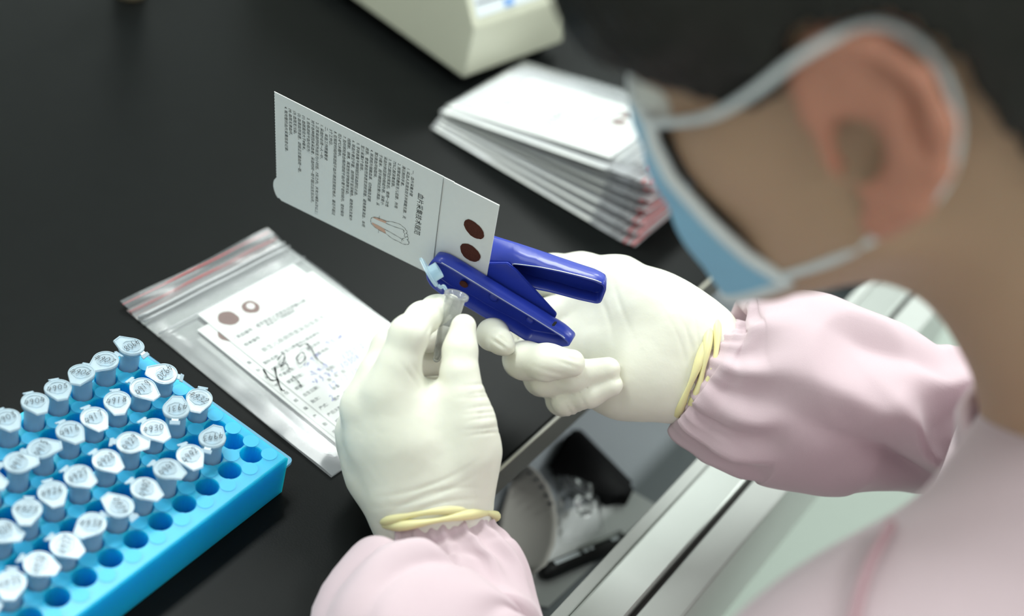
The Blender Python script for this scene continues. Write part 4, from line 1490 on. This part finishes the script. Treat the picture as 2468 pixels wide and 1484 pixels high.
for s in (-1, 1):                                  # ears
    def el(f_, u_, out_=0.0):
        return (f_ * 1.12, s * (72 + 0.50 * (12 - f_) * .62 + out_), u_ * 1.02)
    hx_ = [(12, 8), (13, 22), (4, 33), (-10, 33), (-22, 22), (-26, 6), (-22, -10), (-13, -22)]
    for a, b in zip(hx_[:-1], hx_[1:]):
        Cn(el(*a, 3), el(*b, 3), 4.2, 4.2, .004)
    Cn(el(-12, -22, 1), el(0, -31, -1), 6, 7, .006)
    for a, b in zip([(-2, 24), (-13, 12), (-14, -6), (-6, -18)][:-1], [(-13, 12), (-14, -6), (-6, -18)]):
        Cn(el(*a, 0), el(*b, 0), 4.5, 4.5, .005)
    E((-7, s * 76, 1), (19, 4, 27), .004)
    Cn(el(9, 2, 1), el(8, -8, 1), 3.5, 4, .004)
    E((1, s * 82, -4), (9, 11, 12), .004, True)
    E((-8, s * 86, 18), (9, 6, 7), .004, True)
V, Q = surface(fh, A, 2)
body = mesh_obj('body', W2P(tow(V)), Q, M['skin'], per, True)
# reddish ears keep the same mesh: second material slot chosen by where the faces lie
body.data.materials.append(M['ear'])
cen = V[Q].mean(1)
body.data.polygons.foreach_set('material_index', [1 if (abs(c[1]) > 0.0735 and abs(c[0] + .008) < .045 and abs(c[2]) < .046) else 0 for c in cen])
for s in (-1, 1):
    V, Fc = lathe([(0.012 * math.sin(math.pi * k / 10) + 1e-5, -0.012 * math.cos(math.pi * k / 10)) for k in range(11)], 16)
    e = mesh_obj('eye', W2P(tow(np.array(V) + np.array([.079, s * .031, .005]))), Fc, M['eye'], per, True)
    mesh_obj('iris', W2P(tow(np.array([(a * .5, b * .5, c * .5) for a, b, c in V]) + np.array([.0855, s * .031, .003]))), Fc, M['iris'], e, True)

# --- hair: a cap of hair with its own outline
fr2 = Field((-.14, -.12, -.09), (.13, .12, .17), 0.003)
Hs = fr2.empty()
add_ell(fr2, Hs, np.array((-12, 0, 44)) * mm, np.array((107, 85, 98)) * mm, .01)
add_cone(fr2, Hs, (.056, -.040, .066), (.056, .040, .066), .042, .042, .03)
add_cone(fr2, Hs, (.083, -.030, .046), (.083, .030, .046), .018, .018, .02)
add_cone(fr2, Hs, (-.060, 0, -.035), (-.050, 0, .03), .058, .07, .03)
X, Y, Z = np.meshgrid(fr2.x, fr2.y, fr2.z, indexing='ij')
line = np.interp(X, [-.14, -.060, -.046, -.034, -.02, .012, .020, .034, .07, .10], [-.062, -.052, -.015, .028, .041, .042, .020, .012, .022, .030])
Hs = np.maximum(Hs, (line - Z) * 0.8)
V, Q = surface(fr2, Hs.astype(np.float32), 2)
N = vert_normals(V, Q)
ang = np.arctan2(V[:, 1], V[:, 0])
V = V + N * np.array([0.0018 * noise.noise(Vector((v[0] * 60, v[1] * 160, v[2] * 60))) + 0.0012 * math.sin(90 * a_ + 20 * v[2]) for v, a_ in zip(V, ang)])[:, None]
hair = mesh_obj('hair', W2P(tow(V)), Q, M['hair'], per, True)
hair['label'] = 'short black hair'
for s in (-1, 1):
    V, Fc = tube_mesh(catmull(np.array([(90, s * 14, 22), (91, s * 30, 26), (82, s * 46, 21)]) * mm, 5), [.0028] * 5 + [.0026] * 5 + [.001], 8)
    mesh_obj('eyebrow', W2P(tow(V)), Fc, M['hair'], per, True)

# --- face mask
def mask_pt(u, v, off=0.0):
    """u -1..1 across (left +), v 0..1 from nose bridge to chin"""
    up = np.interp(v, [0, .15, .35, .6, .85, 1], [8, -6, -26, -52, -78, -96])
    f0 = np.interp(v, [0, .15, .35, .6, .85, 1], [97, 100, 101, 99, 95, 87])
    wid = np.interp(v, [0, .3, .7, 1], [46, 50, 51, 48])
    dpth = np.interp(v, [0, .35, .7, 1], [16, 24, 34, 41])
    l = u * wid
    f = f0 - dpth * abs(u) ** 2.1
    pl_ = 2.2 * abs(math.sin(v * math.pi * 3.5)) * (1 - abs(u) ** 3)
    upp = up - 6 * abs(u) ** 2 * (1 - v) + 27 * abs(u) ** 2 * v
    return np.array([f + pl_ + off, l * (1 + off * .01), upp]) * mm
nu, nv = 40, 44
V, Fc = [], []
for j in range(nv + 1):
    for i in range(nu + 1):
        V.append(mask_pt(-1 + 2 * i / nu, j / nv))
for j in range(nv):
    for i in range(nu):
        a = j * (nu + 1) + i
        Fc.append((a, a + 1, a + nu + 2, a + nu + 1))
mk = mesh_obj('face_mask', W2P(tow(V)), Fc, M['mask'], per, True)
mk['label'] = 'pale blue pleated face mask'
so = mk.modifiers.new('cloth', 'SOLIDIFY')
so.thickness = 0.0012
bord = [mask_pt(-1 + 2 * i / nu, 0, .6) for i in range(nu + 1)] + [mask_pt(1, j / nv, .6) for j in range(1, nv + 1)] + \
       [mask_pt(1 - 2 * i / nu, 1, .6) for i in range(1, nu + 1)] + [mask_pt(-1, 1 - j / nv, .6) for j in range(1, nv)]
V, Fc = tube_mesh(bord, 0.0026, 8, True)
mesh_obj('binding', W2P(tow(V)), Fc, M['mask_white'], mk, True)
for s in (-1, 1):
    a0, a1 = mask_pt(s, 0.02) * 1000, mask_pt(s, 0.97) * 1000
    loop = catmull(np.array([a0, (64, s * 57, 5), (46, s * 72, 13), (28, s * 81, 23), (8, s * 83, 34), (-12, s * 78, 38), (-26, s * 77, 27), (-31, s * 78, 8), (-27, s * 76, -12),
                             (-16, s * 74, -28), (2, s * 68, -40), (24, s * 60, -54), a1]) * mm, 6)
    V, Fc = tube_mesh(loop, 0.0017, 8)
    mesh_obj('ear_strap', W2P(tow(V)), Fc, M['mask_white'], mk, True)

# --- collar
ctr, cax = np.array([.110, -.350, .984]), unit(np.array([-.03, .12, .20]))
c1 = unit(np.cross(cax, [0, 1, 0.2]))
c2 = np.cross(cax, c1)
V, Fc = [], []
nc = 64
profc = [(.060, -.020), (.061, 0.0), (.061, .014), (.0635, .016), (.066, .012), (.070, -.010), (.078, -.030)]
for r, z in profc:
    for k in range(nc):
        a = 2 * math.pi * k / nc
        w_ = 1 + .02 * math.sin(4 * a) + .015 * math.sin(9 * a + 1)
        V.append(ctr + cax * z + (c1 * math.cos(a) + c2 * math.sin(a)) * r * w_)
for i in range(len(profc) - 1):
    for k in range(nc):
        k2 = (k + 1) % nc
        Fc.append((i * nc + k, i * nc + k2, (i + 1) * nc + k2, (i + 1) * nc + k))
mesh_obj('collar', W2P(V), Fc, M['gown'], gown, True)

# ================================================================ things in the drawer
FZ = DZB
wp = [onz(x, y, FZ + 0.002) for x, y in ((1582, 1216), (1520, 1180), (1150, 1300), (1200, 1440), (1322, 1462))]
o0 = wp[0]
n_ = len(wp)
tag(mesh_obj('paper_sheet', [p - o0 for p in wp] + [p - o0 - np.array([0, 0, .0012]) for p in wp],
             [tuple(range(n_)), tuple(range(2 * n_ - 1, n_ - 1, -1))] + [(k, n_ + k, n_ + (k + 1) % n_, (k + 1) % n_) for k in range(n_)], M['paper2']),
    'white paper lying on the floor of the open drawer under the pen', 'paper').location = o0
# curved fan-fold sheet with sprocket holes
fo = thing('fanfold_sheet', 'greyish curled printer sheet with a row of punched edge holes in the drawer', 'paper', onz(1230, 1300, FZ + 0.004))
f0 = np.array(fo.location)
edge = [(1262, 1112), (1295, 1135), (1322, 1170), (1338, 1210), (1344, 1260), (1338, 1310), (1318, 1360), (1285, 1385)]
left = [(1235, 1150), (1225, 1180), (1215, 1210), (1205, 1240), (1200, 1280), (1195, 1320), (1190, 1355), (1185, 1380)]
V, Fc = [], []
m_ = 10
for i, (e_, l_) in enumerate(zip(edge, left)):
    for k in range(m_ + 1):
        t = k / m_
        p = onz(l_[0] + (e_[0] - l_[0]) * t, l_[1] + (e_[1] - l_[1]) * t, FZ + 0.004 + 0.016 * t * t)
        V.append(p - f0)
for i in range(len(edge) - 1):
    for k in range(m_):
        a = i * (m_ + 1) + k
        Fc.append((a, a + 1, a + m_ + 2, a + m_ + 1))
s_ = mesh_obj('sheet', V, Fc, M['paper_grey'], fo, True)
s_.modifiers.new('th', 'SOLIDIFY').thickness = 0.0004
for (x, y) in ((1262, 1127), (1278, 1140), (1293, 1156), (1306, 1173), (1317, 1193), (1326, 1213)):
    c = onz(x, y, FZ + 0.0192)
    V, Fc = lathe([(0.0016, 0), (0.0001, 0.0003)], 12)
    mesh_obj('sprocket_hole', [np.array(v) + c - f0 for v in V], Fc, M['slot'], fo)
# pen with a clip
pa, pb = onz(1302, 1384, FZ + 0.008), onz(1512, 1296, FZ + 0.008)
pn_ = thing('ballpoint_pen', 'black pen with a clip and pale lettering lying in the open drawer', 'pen', pa)
V, Fc = tube_mesh([pb * t + pa * (1 - t) - pa for t in (0, .05, .1, .55, .56, .9, .93, 1.0)], [.0036, .0052, .0055, .0055, .0062, .0062, .0045, .0030], 16)
mesh_obj('barrel', V, Fc, M['black'], pn_, True)
pdir = unit(pb - pa)
pside = unit(np.cross(pdir, [0, 0, 1]))
V, Fc = tube_mesh([pdir * s + np.array([0, 0, .0072]) - pside * .002 for s in (0.030, .05, .066)], .0013, 6)
mesh_obj('clip', V, Fc, M['metal'], pn_, True)
V, Fc = [], []
pw_ = unit(np.cross([0, 0, 1], pdir))
for a_, b_, w_ in ((0.010, 0.030, .0016), (0.033, 0.037, .0013), (0.0385, 0.041, .0013), (0.056, 0.062, .0018)):
    V += [pdir * q + pw_ * r + np.array([0, 0, .0064]) for q, r in ((a_, -w_), (b_, -w_), (b_, w_), (a_, w_))]
    Fc.append(tuple(range(len(V) - 4, len(V))))
mesh_obj('pale_print', V, Fc, M['panel'], pn_)
# black case
bc = [(1322, 1120), (1372, 1030), (1398, 1020), (1536, 1160), (1520, 1190), (1510, 1203), (1498, 1200), (1470, 1185), (1420, 1180)]
c0 = onz(1430, 1110, FZ)
bm = bmesh.new()
up_ = [bm.verts.new(onz(x, y, FZ + .013) - c0) for x, y in bc]
dn_ = [bm.verts.new(onz(x, y, FZ + .013) - c0 - np.array([0, 0, .0105])) for x, y in bc]
bm.faces.new(up_)
bm.faces.new(dn_[::-1])
for k in range(len(bc)):
    k2 = (k + 1) % len(bc)
    bm.faces.new((up_[k], dn_[k], dn_[k2], up_[k2]))
bmesh.ops.bevel(bm, geom=list(bm.edges), offset=0.004, segments=3, affect='EDGES')
tag(bm_obj('black_case', bm, M['black_felt'], None, True), 'soft black case lying in the open drawer behind the papers', 'case').location = c0
# crumpled clear bag
V, Fc = [], []
n_ = 26
cb0 = onz(1390, 1230, FZ + .002)
A_, B_, C2_, D2_ = (onz(x, y, FZ + .004) for x, y in ((1330, 1140), (1440, 1180), (1455, 1290), (1345, 1320)))
for j in range(n_ + 1):
    for i in range(n_ + 1):
        u, v = i / n_, j / n_
        p = A_ * (1 - u) * (1 - v) + B_ * u * (1 - v) + C2_ * u * v + D2_ * (1 - u) * v
        e = min(u, 1 - u, v, 1 - v) * 4
        p = p + np.array([0, 0, .003 + min(1, e) * .010 * (1 + 0.9 * noise.noise(Vector((u * 4, v * 4, 2)))) + .0015 * noise.noise(Vector((u * 11, v * 11, 5)))])
        V.append(p - cb0)
for j in range(n_):
    for i in range(n_):
        a = j * (n_ + 1) + i
        Fc.append((a, a + 1, a + n_ + 2, a + n_ + 1))
tag(mesh_obj('plastic_bag', V, Fc, M['film'], None, True), 'crumpled clear plastic bag between the curled sheet and the black case', 'plastic bag').location = cb0
